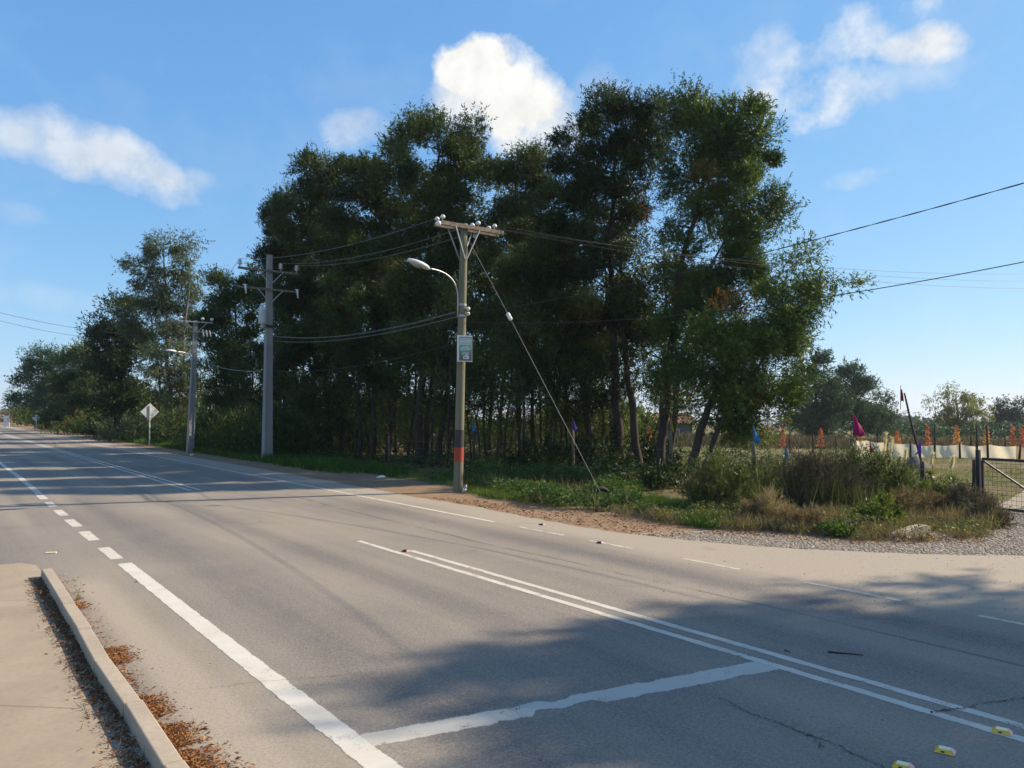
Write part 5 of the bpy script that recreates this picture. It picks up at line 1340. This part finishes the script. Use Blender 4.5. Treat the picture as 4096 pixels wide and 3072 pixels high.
# ------------------------------------------------------------------ road signs
def diamond(px, py, cy, half, label):
    b_ = G(px, py); Y = b_.y; c = at(px + .6, cy, Y) - b_; h_ = half * Y / F
    o = empty('diamond_road_sign', b_, label, 'road sign')
    f = Vector((.62, -.78, 0)).normalized(); s = Vector((-f.y, f.x, 0)); r45 = Matrix((s, -f, UP)).transposed() @ Matrix.Rotation(math.radians(45), 3, 'Y')
    mb = MB(); mb.box(c - f * .0, (h_ * 1.414, .012, h_ * 1.414), r45); mb.build('plate', M['sign_back'], o, bevel=.004)
    mb = MB(); pf = f * .045; mb.beam(pf * 1 - UP * .15, c + pf + UP * h_ * .72, .075, .06, f); mb.build('post', M['sign_post'], o, bevel=.006)
    mb = MB(); mb.lathe(c + s * h_ * .72 + f * .01, [(.02, 0), (.02, .02)], 8, f); mb.build('bolt', M['galv'], o)
diamond(149.2, 445.5, 411.8, 8.8, 'white back of a diamond road sign on a post at the grass verge')
diamond(35.8, 431, 418, 3.9, 'small shaded diamond road sign far down the road')
b_ = G(8.8, 427.4); o = empty('round_road_sign', b_, 'round white road sign with a red rim at the far left', 'road sign'); c = at(9.1, 419.7, b_.y) - b_; r_ = 1.9 * b_.y / F
fz = Vector((.1, -1, 0)).normalized()
mb = MB(); mb.lathe(c, [(r_, 0), (r_, .02)], 24, fz); mb.build('rim', M['sign_red'], o)
mb = MB(); mb.lathe(c + fz * .022, [(r_ * .74, 0), (r_ * .74, .01)], 24, fz); mb.build('disc', M['plastic_white'], o)
mb = MB()
for dx in (-.28, .05): mb.box(c + fz * .04 + Vector((r_ * (dx + .1), 0, 0)), (r_ * .26, .01, r_ * .5))
mb.build('digits', M['gate_black'], o)
mb = MB(); mb.tube([(0, 0, -.1), c - fz * .03], .06, 8); mb.build('post', M['sign_post'], o)
b_ = G(7.0, 427); o = empty('plate_road_sign', b_, 'pale rectangular road sign next to the round one', 'road sign'); c = at(6.4, 420.8, b_.y) - b_
mb = MB(); mb.box(c, (.9, .02, 1.7)); mb.build('plate', M['sign_back'], o); mb = MB(); mb.tube([(0, .06, -.1), c + Vector((0, .06, .3))], .06, 8); mb.build('post', M['sign_post'], o)

# ------------------------------------------------------------------ overhead cables
def cable(name, label, a, b_, sag, r=.011, mat='wire', group='overhead cables', n=28, twist=0):
    a, b_ = Vector(a), Vector(b_); mb = MB(); pts = []
    for i in range(n + 1):
        u = i / n; p = a.lerp(b_, u); p.z -= sag * 4 * u * (1 - u); pts.append(p)
    if twist:
        L = (b_ - a).length
        for ph in (0, math.pi):
            q = []
            m = n * 6
            for i in range(m + 1):
                u = i / m; p = a.lerp(b_, u); p.z -= sag * 4 * u * (1 - u); an = u * L * 6.28 / .9 + ph
                q.append(p + Vector((0, 0, math.cos(an))) * r + N3 * (math.sin(an) * r))
            mb.tube(q, r, 4, False)
    else: mb.tube(pts, r, 5, False)
    o = mb.build(name, M[mat]); props(o, label, 'cable', group); return o
W = pole.location
z1 = at(465, 314, DP)
cable('service_cable', 'twisted black cable rising from the wooden pole to the upper right', z1, (9.6, 5.8, 5.75), .35, .005, twist=1, n=40)
cable('service_cable', 'thick black cable running from the wooden pole past the trees to the right edge', at(467, 322, DP), at(1130, 240, 12.0), .45, .009)
A_ = lambda n_, s: W + arm_z + D3 * (.155 * s) + N3 * n_ + UP * .2
for i, (n_, s, lab) in enumerate(((1.0, 1, 'upper bare wire leaving the crossarm towards the right field'), (1.0, -1, 'middle bare wire leaving the crossarm towards the right field'), (.4, 1, 'lowest bare wire leaving the crossarm towards the right field'))):
    cable('bare_wire', lab, A_(n_, s), at(1140, 268 + i * 9, 36 - i * 1.5), .75, .006, 'wire', 'bare wires of the crossarms')
A2 = lambda n_: p2.location + c2 + UP * (z_u + .42) - D3 * .16 + N3 * n_
for (n_, m_n, lab) in ((-.84, -1.47, 'bare wire on the road side between the wooden and the double crossarm pole'), (.4, .5, 'middle bare wire between the wooden and the double crossarm pole'), (1.0, 1.3, 'bare wire on the field side between the wooden and the double crossarm pole')):
    cable('bare_wire', lab, A_(n_, 1), A2(m_n), .35, .009, 'wire_pale', 'bare wires of the crossarms')
cable('service_cable', 'upper pale twisted cable sagging between the wooden and the double crossarm pole', at(455.5, 312, DP), at(273.5, 336, D2), .35, .014, 'wire_pale', twist=1)
cable('service_cable', 'lower pale cable sagging between the wooden and the double crossarm pole', at(456, 317, DP), at(273.5, 341, D2), .3, .011, 'wire_pale')
cable('service_cable', 'faint dark cable low between the wooden and the double crossarm pole', at(456.5, 343, DP), at(273, 371, D2), .3, .009)
cable('service_cable', 'pale cable from the double crossarm pole to the lamp carrying concrete pole', at(260, 371, D2), at(196, 358, D3d), .25, .016, 'wire_pale')
for n_, lab in ((-1.47, 'bare wire between the two concrete poles on the road side'), (1.3, 'bare wire between the two concrete poles on the field side')):
    cable('bare_wire', lab, A2(n_), p3.location + ln3 + UP * (H3 + .2) - D3 * .16 + N3 * (n_ * .6), .4, .009, 'wire', 'bare wires of the crossarms')
cable('service_cable', 'upper wire from the lamp carrying concrete pole across the road to the left', at(192, 333, D3d), at(-90, 288, 24), .6, .007)
cable('service_cable', 'lower wire from the lamp carrying concrete pole across the road to the left', at(192, 334.5, D3d), at(-90, 294, 24), .8, .006)
cable('service_cable', 'sagging cable between the lamp carrying pole and the shaded pole', at(190, 372, D3d), at(76.5, 387, fp4[0].y), 1.6, .016, 'wire_pale')
cable('service_cable', 'sagging cable between the two shaded far poles', at(75.5, 392, fp4[0].y), at(35.5, 398, fp5[0].y), 1.6, .02, 'wire_pale')
cable('bare_wire', 'bare wire from the lamp carrying pole towards the shaded far pole', p3.location + ln3 + UP * (H3 + .2), fp4[1], .8, .012, 'wire', 'bare wires of the crossarms')
# guy wire with strain insulator
g0, g1 = W + pp(.955) + N3 * .1, G(609, 505)
guy = empty('guy_wire', g1, 'steel guy wire with a white insulator slanting from the pole top to the ground', 'guy wire')
mid = g0.lerp(g1, .335)
mb = MB(); mb.tube([g0 - g1, mid - g1], .007, 6); mb.tube([mid - g1, Vector((0, 0, -.1))], .007, 6); mb.build('wire', M['guy'], guy)
gd = (g1 - g0).normalized(); mb = MB(); mb.lathe(mid - g1 - gd * .13, [(.02, 0), (.055, .03), (.06, .10), (.04, .13), (.06, .16), (.055, .24), (.02, .27)], 12, gd); mb.build('strain_insulator', M['ceramic'], guy, True)

# ------------------------------------------------------------------ fence posts, flags, gate, screen
def post(px, top, base, label, r=.055, mat='post_wood', lean=0.0, name='fence_post', group='fence posts along the front of the yard', Y=None, cat='fence post'):
    b_ = G(px, base) if Y is None else (lambda p: Vector((p.x, Y, ground(p.x, Y))))(at(px, base, Y))
    t_ = at(px + lean, top, b_.y)
    o = empty(name, b_, label, cat, group); mb = MB(); rp = random.Random(px * 7)
    mb.tube([(0, 0, -.12)] + [p for p in wiggle((0, 0, 0), t_ - b_, 3, .015, rp)], [r * 1.1, r * 1.05, r, r * .97, r * .92], 9); mb.build('post', M[mat], o, True)
    return o, b_, t_
def flag(px, y0, y1, w, Y, mat, label, stick_to=None, shape='pennant', seed=1, dirx=1):
    """small cloth pennant on a thin stick"""
    a, c = at(px, y0, Y), at(px, y1, Y); hgt = a.z - c.z; ww = w * Y / F; r2 = random.Random(seed)
    base = at(px, stick_to, Y) if stick_to else c
    o = empty('pennant_flag', base, label, 'flag', 'pennant flags on the yard fence')
    mb = MB(); mb.tube([Vector((0, 0, -.04)), a - base + UP * .03], [.009, .007], 6); mb.build('stick', M['dry_stem'], o)
    nu, nv = 8, 8; V, Fc = [], []
    for j in range(nv + 1):
        v = j / nv
        for i in range(nu + 1):
            u = i / nu
            edge = (.12 + .95 * v) if shape == 'pennant' else (1 - abs(v - .45) * .9)
            x = u * ww * edge * dirx
            V.append(a - base + Vector((x, math.sin(u * 5 + v * 3 + seed) * .05 * u, -hgt * v - hgt * .18 * u * (1 - v) + .02 * math.sin(u * 7 + seed))))
            if i and j: q = j * (nu + 1) + i; Fc.append((q - nu - 2, q - nu - 1, q, q - 1))
    mb = MB(); mb.add(V, Fc); c_ = mb.build('cloth', M[mat], o, True)
    m_ = c_.modifiers.new('thickness', 'SOLIDIFY'); m_.thickness = .004
FY = {}
for key, px, top, base, lab, r, mat, lean in (
    ('A', 757.5, 442.5, 499, 'grey fence post carrying the front blue flag', .065, 'post_wood', -4.5),
    ('B', 785, 458.5, 490, 'short fence post carrying the drooping blue flag', .065, 'post_dark', 0),
    ('C', 856, 438.5, 503, 'tall grey fence post below the pink flag', .075, 'post_wood', -3.2),
    ('D', 922, 461.5, 503, 'dark fence post crossed by the leaning flag pole', .06, 'post_dark', .3),
    ('E', 671, 431, 484, 'fence post under the yellow flag right of the tall trunks', .06, 'post_wood', -.5),
    ('F', 573, 430, 473, 'fence post beneath the violet flag on the guy wire', .06, 'post_wood', 0),
    ('G', 516, 430, 468, 'mossy fence post under the left yellow flag', .06, 'post_wood', 0),
    ('H', 474, 431, 471, 'fence post under the far blue flag near the wooden pole', .06, 'post_dark', 0),
    ('I', 389, 436, 464, 'fence post under the red flag left of the grove trunks', .06, 'post_wood', 0)):
    FY[key] = post(px, top, base, lab, r, mat, lean)
flag(753, 424, 443, 7.5, FY['A'][1].y, 'flag_blue', 'bright blue pennant, the largest blue one', 446, seed=2)
flag(784.8, 443, 459, 4, FY['B'][1].y, 'flag_blue', 'narrow drooping blue pennant', 461, seed=5)
flag(853, 412.8, 436, 12.5, FY['C'][1].y, 'flag_pink', 'large pink pennant above the dead bush', 442, seed=1)
flag(869.8, 439.5, 453.5, 4, 19.5, 'flag_red', 'small crimson pennant in front of the cream screen', 462, seed=3)
flag(921, 440, 454.5, 6.5, FY['D'][1].y - .06, 'flag_purple', 'purple pennant beside the leaning pole', 466, seed=4, dirx=-1)
flag(671, 417, 432, 3, FY['E'][1].y, 'flag_yellow', 'faded yellow pennant right of the tall trunks', 434, seed=6)
flag(572.5, 417.5, 431, 5, FY['F'][1].y, 'flag_violet', 'dark violet pennant next to the guy wire', 433, seed=7)
flag(515, 419.5, 430.5, 3.5, FY['G'][1].y, 'flag_yellow', 'yellow pennant between the grove trunks', 433, seed=8)
flag(472, 420.5, 432.5, 5, FY['H'][1].y, 'flag_blue', 'blue pennant just right of the wooden pole', 434, seed=9)
flag(388.5, 427, 437, 2.6, FY['I'][1].y, 'flag_red', 'red pennant deep among the left trunks', 439, seed=10)
# leaning pole with red rag
lb0 = G(930, 497); lt0 = at(904.4, 393, lb0.y + .3)
o = empty('leaning_flag_pole', lb0, 'long thin pole leaning left with a red rag at its tip', 'flag pole')
mb = MB(); mb.tube([p for p in wiggle((0, 0, -.1), lt0 - lb0, 8, .035, random.Random(2))], [.036, .036, .034, .033, .032, .03, .028, .026, .022], 8); mb.build('pole', M['post_dark'], o, True)
flag(900.6, 386.5, 401.5, 3.4, lb0.y + .28, 'flag_rust', 'ragged red flag at the tip of the leaning pole', 408, seed=12)
# wire strands of the front fence
strands = empty('wire_fence', (0, 0, 0), 'thin wire strands strung between the flagged fence posts', 'wire fence')
order = ['I', 'H', 'G', 'F', 'E', 'A', 'C', 'D']
for hgt in (.45, .8, 1.1):
    for k0, k1 in zip(order[:-1], order[1:]):
        a, c = FY[k0][1] + UP * hgt, FY[k1][1] + UP * hgt
        mb = MB(); mb.tube([a, a.lerp(c, .5) - UP * .03, c], .004, 4, False); mb.build('wire', M['wire_pale'], strands)
# gate
gb = G(979.3, 509.5); gtop = at(977.8, 449.6, gb.y)
ga = gb; gz = gtop.z
gdir = (G(1030, 514.3) - G(982.7, 509.2)); gdir.z = 0; gdir.normalize(); gn = Vector((-gdir.y, gdir.x, 0)); grot = Matrix((gdir, gn, UP)).transposed()
gpost, _, _ = post(973.8, 459.5, 508, 'slim wooden post left of the gate post', .045, 'post_dark', .2)
gate = empty('metal_gate', gb, 'black steel yard gate with diagonal brace and wire mesh', 'gate')
mb = MB(); mb.box(Vector((0, 0, gz / 2 - .1)), (.085, .085, gz + .2), grot); mb.build('gate_post', M['gate_black'], gate, bevel=.006)
GL = 3.6; zb, ztp = .07, at(982, 458.6, gb.y).z
G_ = lambda x, z: gdir * x + UP * z
mb = MB(); mb.beam(G_(.10, ztp), G_(GL, ztp), .045, .06); mb.build('top_rail', M['gate_black'], gate, bevel=.004)
mb = MB(); mb.beam(G_(.10, zb), G_(GL, zb), .045, .06); mb.build('bottom_rail', M['gate_black'], gate, bevel=.004)
for x in (.10, GL):
    mb = MB(); mb.beam(G_(x, zb + .03), G_(x, ztp - .03), .045, .05, gn); mb.build('stile', M['gate_black'], gate, bevel=.004)
mb = MB(); mb.beam(G_(.13, ztp - .05), G_(1.75, zb + .05), .04, .05, gn); mb.build('diagonal_brace', M['gate_black'], gate, bevel=.004)
mb = MB()
for i in range(1, 34):
    x = .10 + i * .105
    if x < GL: mb.tube([G_(x, zb) + gn * .028, G_(x, ztp) + gn * .028], .0035, 4, False)
for i in range(1, 12):
    z = zb + i * .105
    if z < ztp: mb.tube([G_(.10, z) + gn * .032, G_(GL, z) + gn * .032], .0035, 4, False)
mesh_o = mb.build('wire_mesh', M['mesh_rust'], gate)
# cream screen with posts
sc_px = [(852, 439, 456.5), (866, 440.3, 457), (887, 442, 457.3), (911, 443.5, 457.5), (934.5, 445, 457.6), (960, 444.3, 457.8), (989, 444.6, 458.3), (1016, 446.2, 459), (1044, 446.8, 459.6)]
SB = [G(p[0], p[2]) for p in sc_px]; ST = [at(p[0], p[1], q.y) for p, q in zip(sc_px, SB)]
screen = empty('shade_screen', SB[0], 'long cream shade cloth screen stretched between posts behind the yard', 'screen')
for i in range(len(SB) - 1):
    V, Fc = [], []; n1, n2 = 14, 5
    for j in range(n2 + 1):
        v = j / n2
        for k_ in range(n1 + 1):
            u = k_ / n1; p = SB[i].lerp(SB[i + 1], u); t_ = ST[i].lerp(ST[i + 1], u)
            q = p.lerp(t_, v) - SB[0]; q.z -= .09 * math.sin(math.pi * u) * v * (1 + .4 * math.sin(i * 3)); q.y += .10 * math.sin(u * 7 + i * 2 + v * 2) * math.sin(math.pi * u)
            V.append(q)
            if j and k_: x = j * (n1 + 1) + k_; Fc.append((x - n1 - 2, x - n1 - 1, x, x - 1))
    mb = MB(); mb.add(V, Fc); mb.build('cloth', M['shade_cloth_dark' if i == 7 else 'shade_cloth'], screen, True)
for px, top, Yi, lean in ((857, 438, 0, 0), (887.5, 441.5, 2, 0), (910.5, 441, 3, 0), (934.5, 424.5, 4, .6), (960, 443, 5, -.4), (988, 425, 6, -1.2), (1019, 444, 7, 1.8), (977, 425, 5, 0)):
    Y = SB[Yi].y - .12; p = at(px, 458, Y); z0 = ground(p.x, Y); t_ = at(px + lean, top, Y)
    mb = MB(); mb.tube([Vector((p.x, Y, z0 - .1)) - SB[0], t_ - SB[0]], [.07, .055], 8); mb.build('post', M['post_dark'], screen, True)
# thin posts of the back fence
for px, top, base, lab in ((790, 435, 452, 'thin back fence post right of the leaning acacia'), (813, 434, 450, 'thin back fence post left of the dead bush'), (836, 436, 450, 'thin back fence post just left of the pink flag'), (878, 435, 446, 'thin back fence post above the cream screen'), (917, 436, 446, 'thin back fence post left of the tall dark screen post'), (971, 434, 447, 'thin back fence post right of the orange yellow sapling'), (1005, 435, 447, 'thin back fence post left of the full red sapling')):
    post(px, top, base, lab, .055, 'post_dark', 0, 'fence_post', 'posts of the back fence', 52.0)
# gravel mound
p = at(915, 461, 36); 
mo_V, mo_F = [], []; rm_ = random.Random(3); nr, na = 8, 22
for i in range(nr + 1):
    r_ = i / nr
    for k_ in range(na):
        a = 6.283 * k_ / na; rr = r_ * (1 + .1 * math.sin(a * 3 + 1)); z = .52 * (1 - r_ ** 1.5) + rm_.uniform(-.02, .03) * (r_ < 1)
        mo_V.append((math.cos(a) * rr * .68, math.sin(a) * rr * .6, z - .03 * (r_ == 1)))
        if i: x, y = (i - 1) * na + k_, (i - 1) * na + (k_ + 1) % na; mo_F.append((x, x + na, y + na, y))
mb = MB(); mb.add(mo_V, mo_F); o = mb.build('gravel_mound', M['stone_pile'], None, True, loc=(p.x, 36, ground(p.x, 36) - .01)); props(o, 'small heap of dark gravel in front of the cream screen', 'gravel heap')
# broken concrete slab at the gravel edge
c0, c1 = G(893, 536), G(938, 532); sdv = (c1 - c0).normalized()
mb = MB(); rot = Matrix((sdv, Vector((-sdv.y, sdv.x, 0)), UP)).transposed()
prof = [(0, -.03), (0, .03), (.15, .07), (.42, .11), (.62, .15), (.80, .165), (.88, .12), (.88, -.03)]
V = []; 
for y in (-.1, .12):
    for x, z in prof: V.append(rot @ Vector((x + random.uniform(-.01, .01), y + random.uniform(-.012, .012), z + random.uniform(-.006, .006))))
n_ = len(prof); Fc = [tuple(range(n_)), tuple(range(2 * n_ - 1, n_ - 1, -1))] + [(i, i + n_, (i + 1) % n_ + n_, (i + 1) % n_) for i in range(n_)]
mb.add(V, Fc); o = mb.build('concrete_slab', M['old_concrete'], None, bevel=.01, loc=c0); props(o, 'broken pale concrete slab lying in the weeds near the gate', 'slab')

# ------------------------------------------------------------------ houses behind the grove
def house(px0, px1, Y, top, eave, base, name, label, roofm, parts):
    a, c = at(px0, base, Y), at(px1, base, Y); z0 = min(ground(a.x, Y), ground(c.x, Y)); zt_, ze = at(px0, top, Y).z, at(px0, eave, Y).z
    L = c.x - a.x; dp = 5.0; o = empty(name, (a.x, Y, z0), label, 'house')
    for x0, x1, m_ in parts:
        mb = MB(); mb.box(((x0 + x1) / 2 * L, dp / 2 - (0 if m_ != 'wall_red' else .15), (ze - z0) / 2 - .1), ((x1 - x0) * L, dp, ze - z0 + .2)); mb.build('wall', M[m_], o)
    ov = .35; mb = MB(); h0, h1 = ze - z0 + .02, zt_ - z0
    V = [(-ov, -ov - .2, h0), (L + ov, -ov - .2, h0), (L + ov, dp / 2, h1), (-ov, dp / 2, h1), (L + ov, dp + ov, h0), (-ov, dp + ov, h0)]
    V += [(x, y, z + .08) for x, y, z in V]
    mb.add(V, [(1, 0, 3, 2), (2, 3, 5, 4), (6, 7, 8, 9), (9, 8, 10, 11), (0, 1, 7, 6), (1, 2, 8, 7), (2, 4, 10, 8), (4, 5, 11, 10), (5, 3, 9, 11), (3, 0, 6, 9)]); rf = mb.build('roof', M[roofm], o)
    return o, L, ze - z0, rf
ho, L, hz, rf = house(484, 543, 78, 413.5, 421, 440, 'red_house', 'low house with a white sheet roof and red wall seen between the trunks', 'roof_white', ((0, .52, 'wall_brown'), (.52, 1, 'wall_red')))
for x in (.60, .74):
    mb = MB(); mb.box((x * L, -.20, hz * .42), (.55, .06, .8)); wn = mb.build('window', M['plastic_white'], ho); mb = MB(); mb.box((x * L, -.235, hz * .42), (.42, .02, .66)); mb.build('pane', M['window_blue'], wn)
mb = MB(); mb.box((.30 * L, -.04, hz * .42), (.9, .06, hz * .84)); mb.build('door', M['post_dark'], ho)
ho, L, hz, rf = house(636, 692, 84, 414, 424, 438, 'tile_roofed_house', 'house with a weathered red tile roof behind the right hand trunks', 'roof_tile', ((0, 1, 'wall_green'),))
for x in (.3, .7):
    mb = MB(); mb.box((x * L, -.03, hz * .5), (.9, .06, .8)); wn = mb.build('window', M['plastic_white'], ho); mb = MB(); mb.box((x * L, -.065, hz * .5), (.75, .02, .65)); mb.build('pane', M['window_blue'], wn)
ho, L, hz, rf = house(-60, 5.5, 205, 415.2, 418.3, 424, 'far_shed', 'low pale roofed shed at the far end of the road', 'roof_white', ((0, 1, 'wall_brown'),))
for x in (.55, .8):
    mb = MB(); mb.box((x * L, -.04, hz * .4), (3, .08, hz * .75)); mb.build('door', M['post_dark'], ho)

# ------------------------------------------------------------------ small things on the road and verge
def stud(px, py, label, dull=False):
    b_ = G(px, py); o = empty('road_stud', b_ + UP * .004, label, 'road stud', 'raised road studs', math.radians(-35))
    w, d, hh, tw, td = .062, .05, .024, .036, .030
    P = [(-w, -d, 0), (w, -d, 0), (w, d, 0), (-w, d, 0), (-tw, -td, hh), (tw, -td, hh), (tw, td, hh), (-tw, td, hh)]
    mb = MB(); mb.add(P, [(4, 5, 6, 7), (2, 3, 7, 6), (0, 3, 2, 1)]); mb.mi = 1; mb.add(P, [(0, 1, 5, 4), (3, 0, 4, 7)])
    mb.build('body', [M['stud_dark' if dull else 'stud_cream'], M['stud_dark' if dull else 'stud_yellow']], o, bevel=.002)
    mb = MB(); e = .0015; mb.add([(w + e, -d, 0), (w + e, d, 0), (tw + e, td, hh + e), (tw + e, -td, hh + e)], [(0, 1, 2, 3)]); mb.build('reflector', M['stud_pink'], o)
    mb = MB(); mb.box((-.01, -d * .82, .010), (.022, .012, .008)); mb.build('slot', M['stud_dark'], o)
stud(1002, 732.5, 'yellow road stud touching the double centre line')
stud(945, 752, 'yellow road stud in the middle of the diagonal three')
stud(903, 767.5, 'yellow road stud cut by the bottom edge')
stud(406, 551.5, 'dull dark road stud at the start of the second centre line', True)
stud(542, 525, 'dull dark road stud before the first right hand dash', True)
stud(600, 543.2, 'dull dark road stud before the second right hand dash', True)
def crumple(name, label, px, py, s, mat, cat='litter', z=.0):
    rr = random.Random(px * 13); b_ = G(px, py); mb = MB(); V = []
    n1, n2 = 7, 5
    for i in range(n2 + 1):
        for k_ in range(n1):
            a = 6.283 * k_ / n1; ph = math.pi * i / n2; r_ = s * rr.uniform(.55, 1.15)
            V.append((math.cos(a) * math.sin(ph) * r_ * 1.3, math.sin(a) * math.sin(ph) * r_, max(0, .5 * s + math.cos(ph) * r_ * .5)))
    Fc = [(i * n1 + k_, i * n1 + (k_ + 1) % n1, (i + 1) * n1 + (k_ + 1) % n1, (i + 1) * n1 + k_) for i in range(n2) for k_ in range(n1)]
    mb.add(V, Fc); o = mb.build(name, M[mat], None, loc=b_ + UP * z); props(o, label, cat)
crumple('plastic_wrapper', 'crumpled dark blue wrapper left of the broken concrete slab', 892, 537.5, .075, 'plastic_blue')
crumple('plastic_bag', 'white plastic bag scrap in the weeds below the gate', 965, 534, .06, 'plastic_white')
crumple('paper_scrap', 'small white scrap between slab and gate', 945, 536.5, .03, 'plastic_white')
crumple('paper_scrap', 'pale flat scrap on the gravel near the right edge', 1010, 537, .05, 'old_concrete')
crumple('plastic_bag', 'white bag on the grass verge left of the wooden pole', 381, 478.8, .12, 'plastic_white')
crumple('paper_scrap', 'white scrap on the shoulder below the double crossarm pole', 192, 456, .10, 'plastic_white')
crumple('wrapper', 'teal wrapper scrap at the gravel edge under the dead bush', 842, 539, .03, 'flag_blue')
crumple('wrapper', 'small red wrapper on the road beside the left edge line', 136.5, 582.2, .018, 'plastic_red')
b_ = G(463.5, 493.2); o = empty('plastic_bottle', b_, 'clear plastic bottle leaning at the foot of the wooden pole', 'bottle')
tl = Matrix.Rotation(math.radians(18), 3, 'Y')
mb = MB(); mb.lathe((0, 0, .005), [(.05, 0), (.055, .02), (.055, .17), (.05, .2), (.02, .25)], 14, tl @ UP); mb.build('bottle', M['lamp_glass'], o, True)
mb = MB(); mb.lathe(tl @ Vector((0, 0, .25)), [(.022, 0), (.022, .03)], 12, tl @ UP); mb.build('cap', M['plastic_red'], o, True)
mb = MB(); mb.lathe(tl @ Vector((0, 0, .07)), [(.0565, 0), (.0565, .07)], 14, tl @ UP); mb.build('label_band', M['plastic_white'], o, True)
def stick(px0, py0, px1, py1, r, label):
    a, c = G(px0, py0), G(px1, py1); rr = random.Random(px0); mb = MB()
    mb.tube([p + UP * (r * 1.1) - a for p in wiggle(a, c, 5, .02, rr)], [r, r, r * .9, r * .85, r * .7, r * .5], 6); o = mb.build('twig', M['post_dark'], None, True, loc=a); props(o, label, 'twig')
stick(828, 652.5, 863, 656, .008, 'long thin dark twig lying in the shaded right lane')
stick(785, 650.5, 790, 653, .006, 'short dark twig right of the double centre line')
stick(196, 729, 208, 730.5, .006, 'short dark twig beside the leaf heaps at the kerb')
stick(182, 721, 186, 723.5, .004, 'tiny dark twig above the short one near the kerb')
b_ = G(51, 553.5); mb = MB(); mb.box((0, 0, .012), (.16, .05, .022), Matrix.Rotation(math.radians(14), 3, 'Z')); o = mb.build('paper_scrap', M['stud_cream'], None, bevel=.005, loc=b_); props(o, 'small pale yellow scrap on the asphalt above the kerb end', 'litter')
# old tyre half buried in the brambles
b_ = G(601, 502); mb = MB(); tv, tf = [], []
for i in range(20):
    for k_ in range(8):
        a, c_ = 6.283 * i / 20, 6.283 * k_ / 8; rr = .22 + .07 * math.cos(c_); tv.append((math.cos(a) * rr, .07 * math.sin(c_), .12 + math.sin(a) * rr))
        i2, k2 = (i + 1) % 20, (k_ + 1) % 8; tf.append((i * 8 + k_, i2 * 8 + k_, i2 * 8 + k2, i * 8 + k2))
mb.add(tv, tf); o = mb.build('tyre', M['rubber'], None, True, loc=b_, rz=.3); props(o, 'old dark tyre half buried in the brambles by the guy wire', 'tyre')

# ------------------------------------------------------------------ thin autumn haze in the air
hz_m = NT('haze_air'); hv = hz_m.N.new('ShaderNodeVolumePrincipled')
hv.inputs['Color'].default_value = (.80, .88, 1.0, 1); hv.inputs['Density'].default_value = .0002; hv.inputs['Anisotropy'].default_value = .25
hz_m.L.new(hv.outputs[0], hz_m.out.inputs['Volume'])
mb = MB(); mb.box((0, 0, -7), (3300, 3300, 64)); o = mb.build('haze', hz_m.m); props(o, 'thin pale haze in the air over the road and fields', None, None, 'stuff')
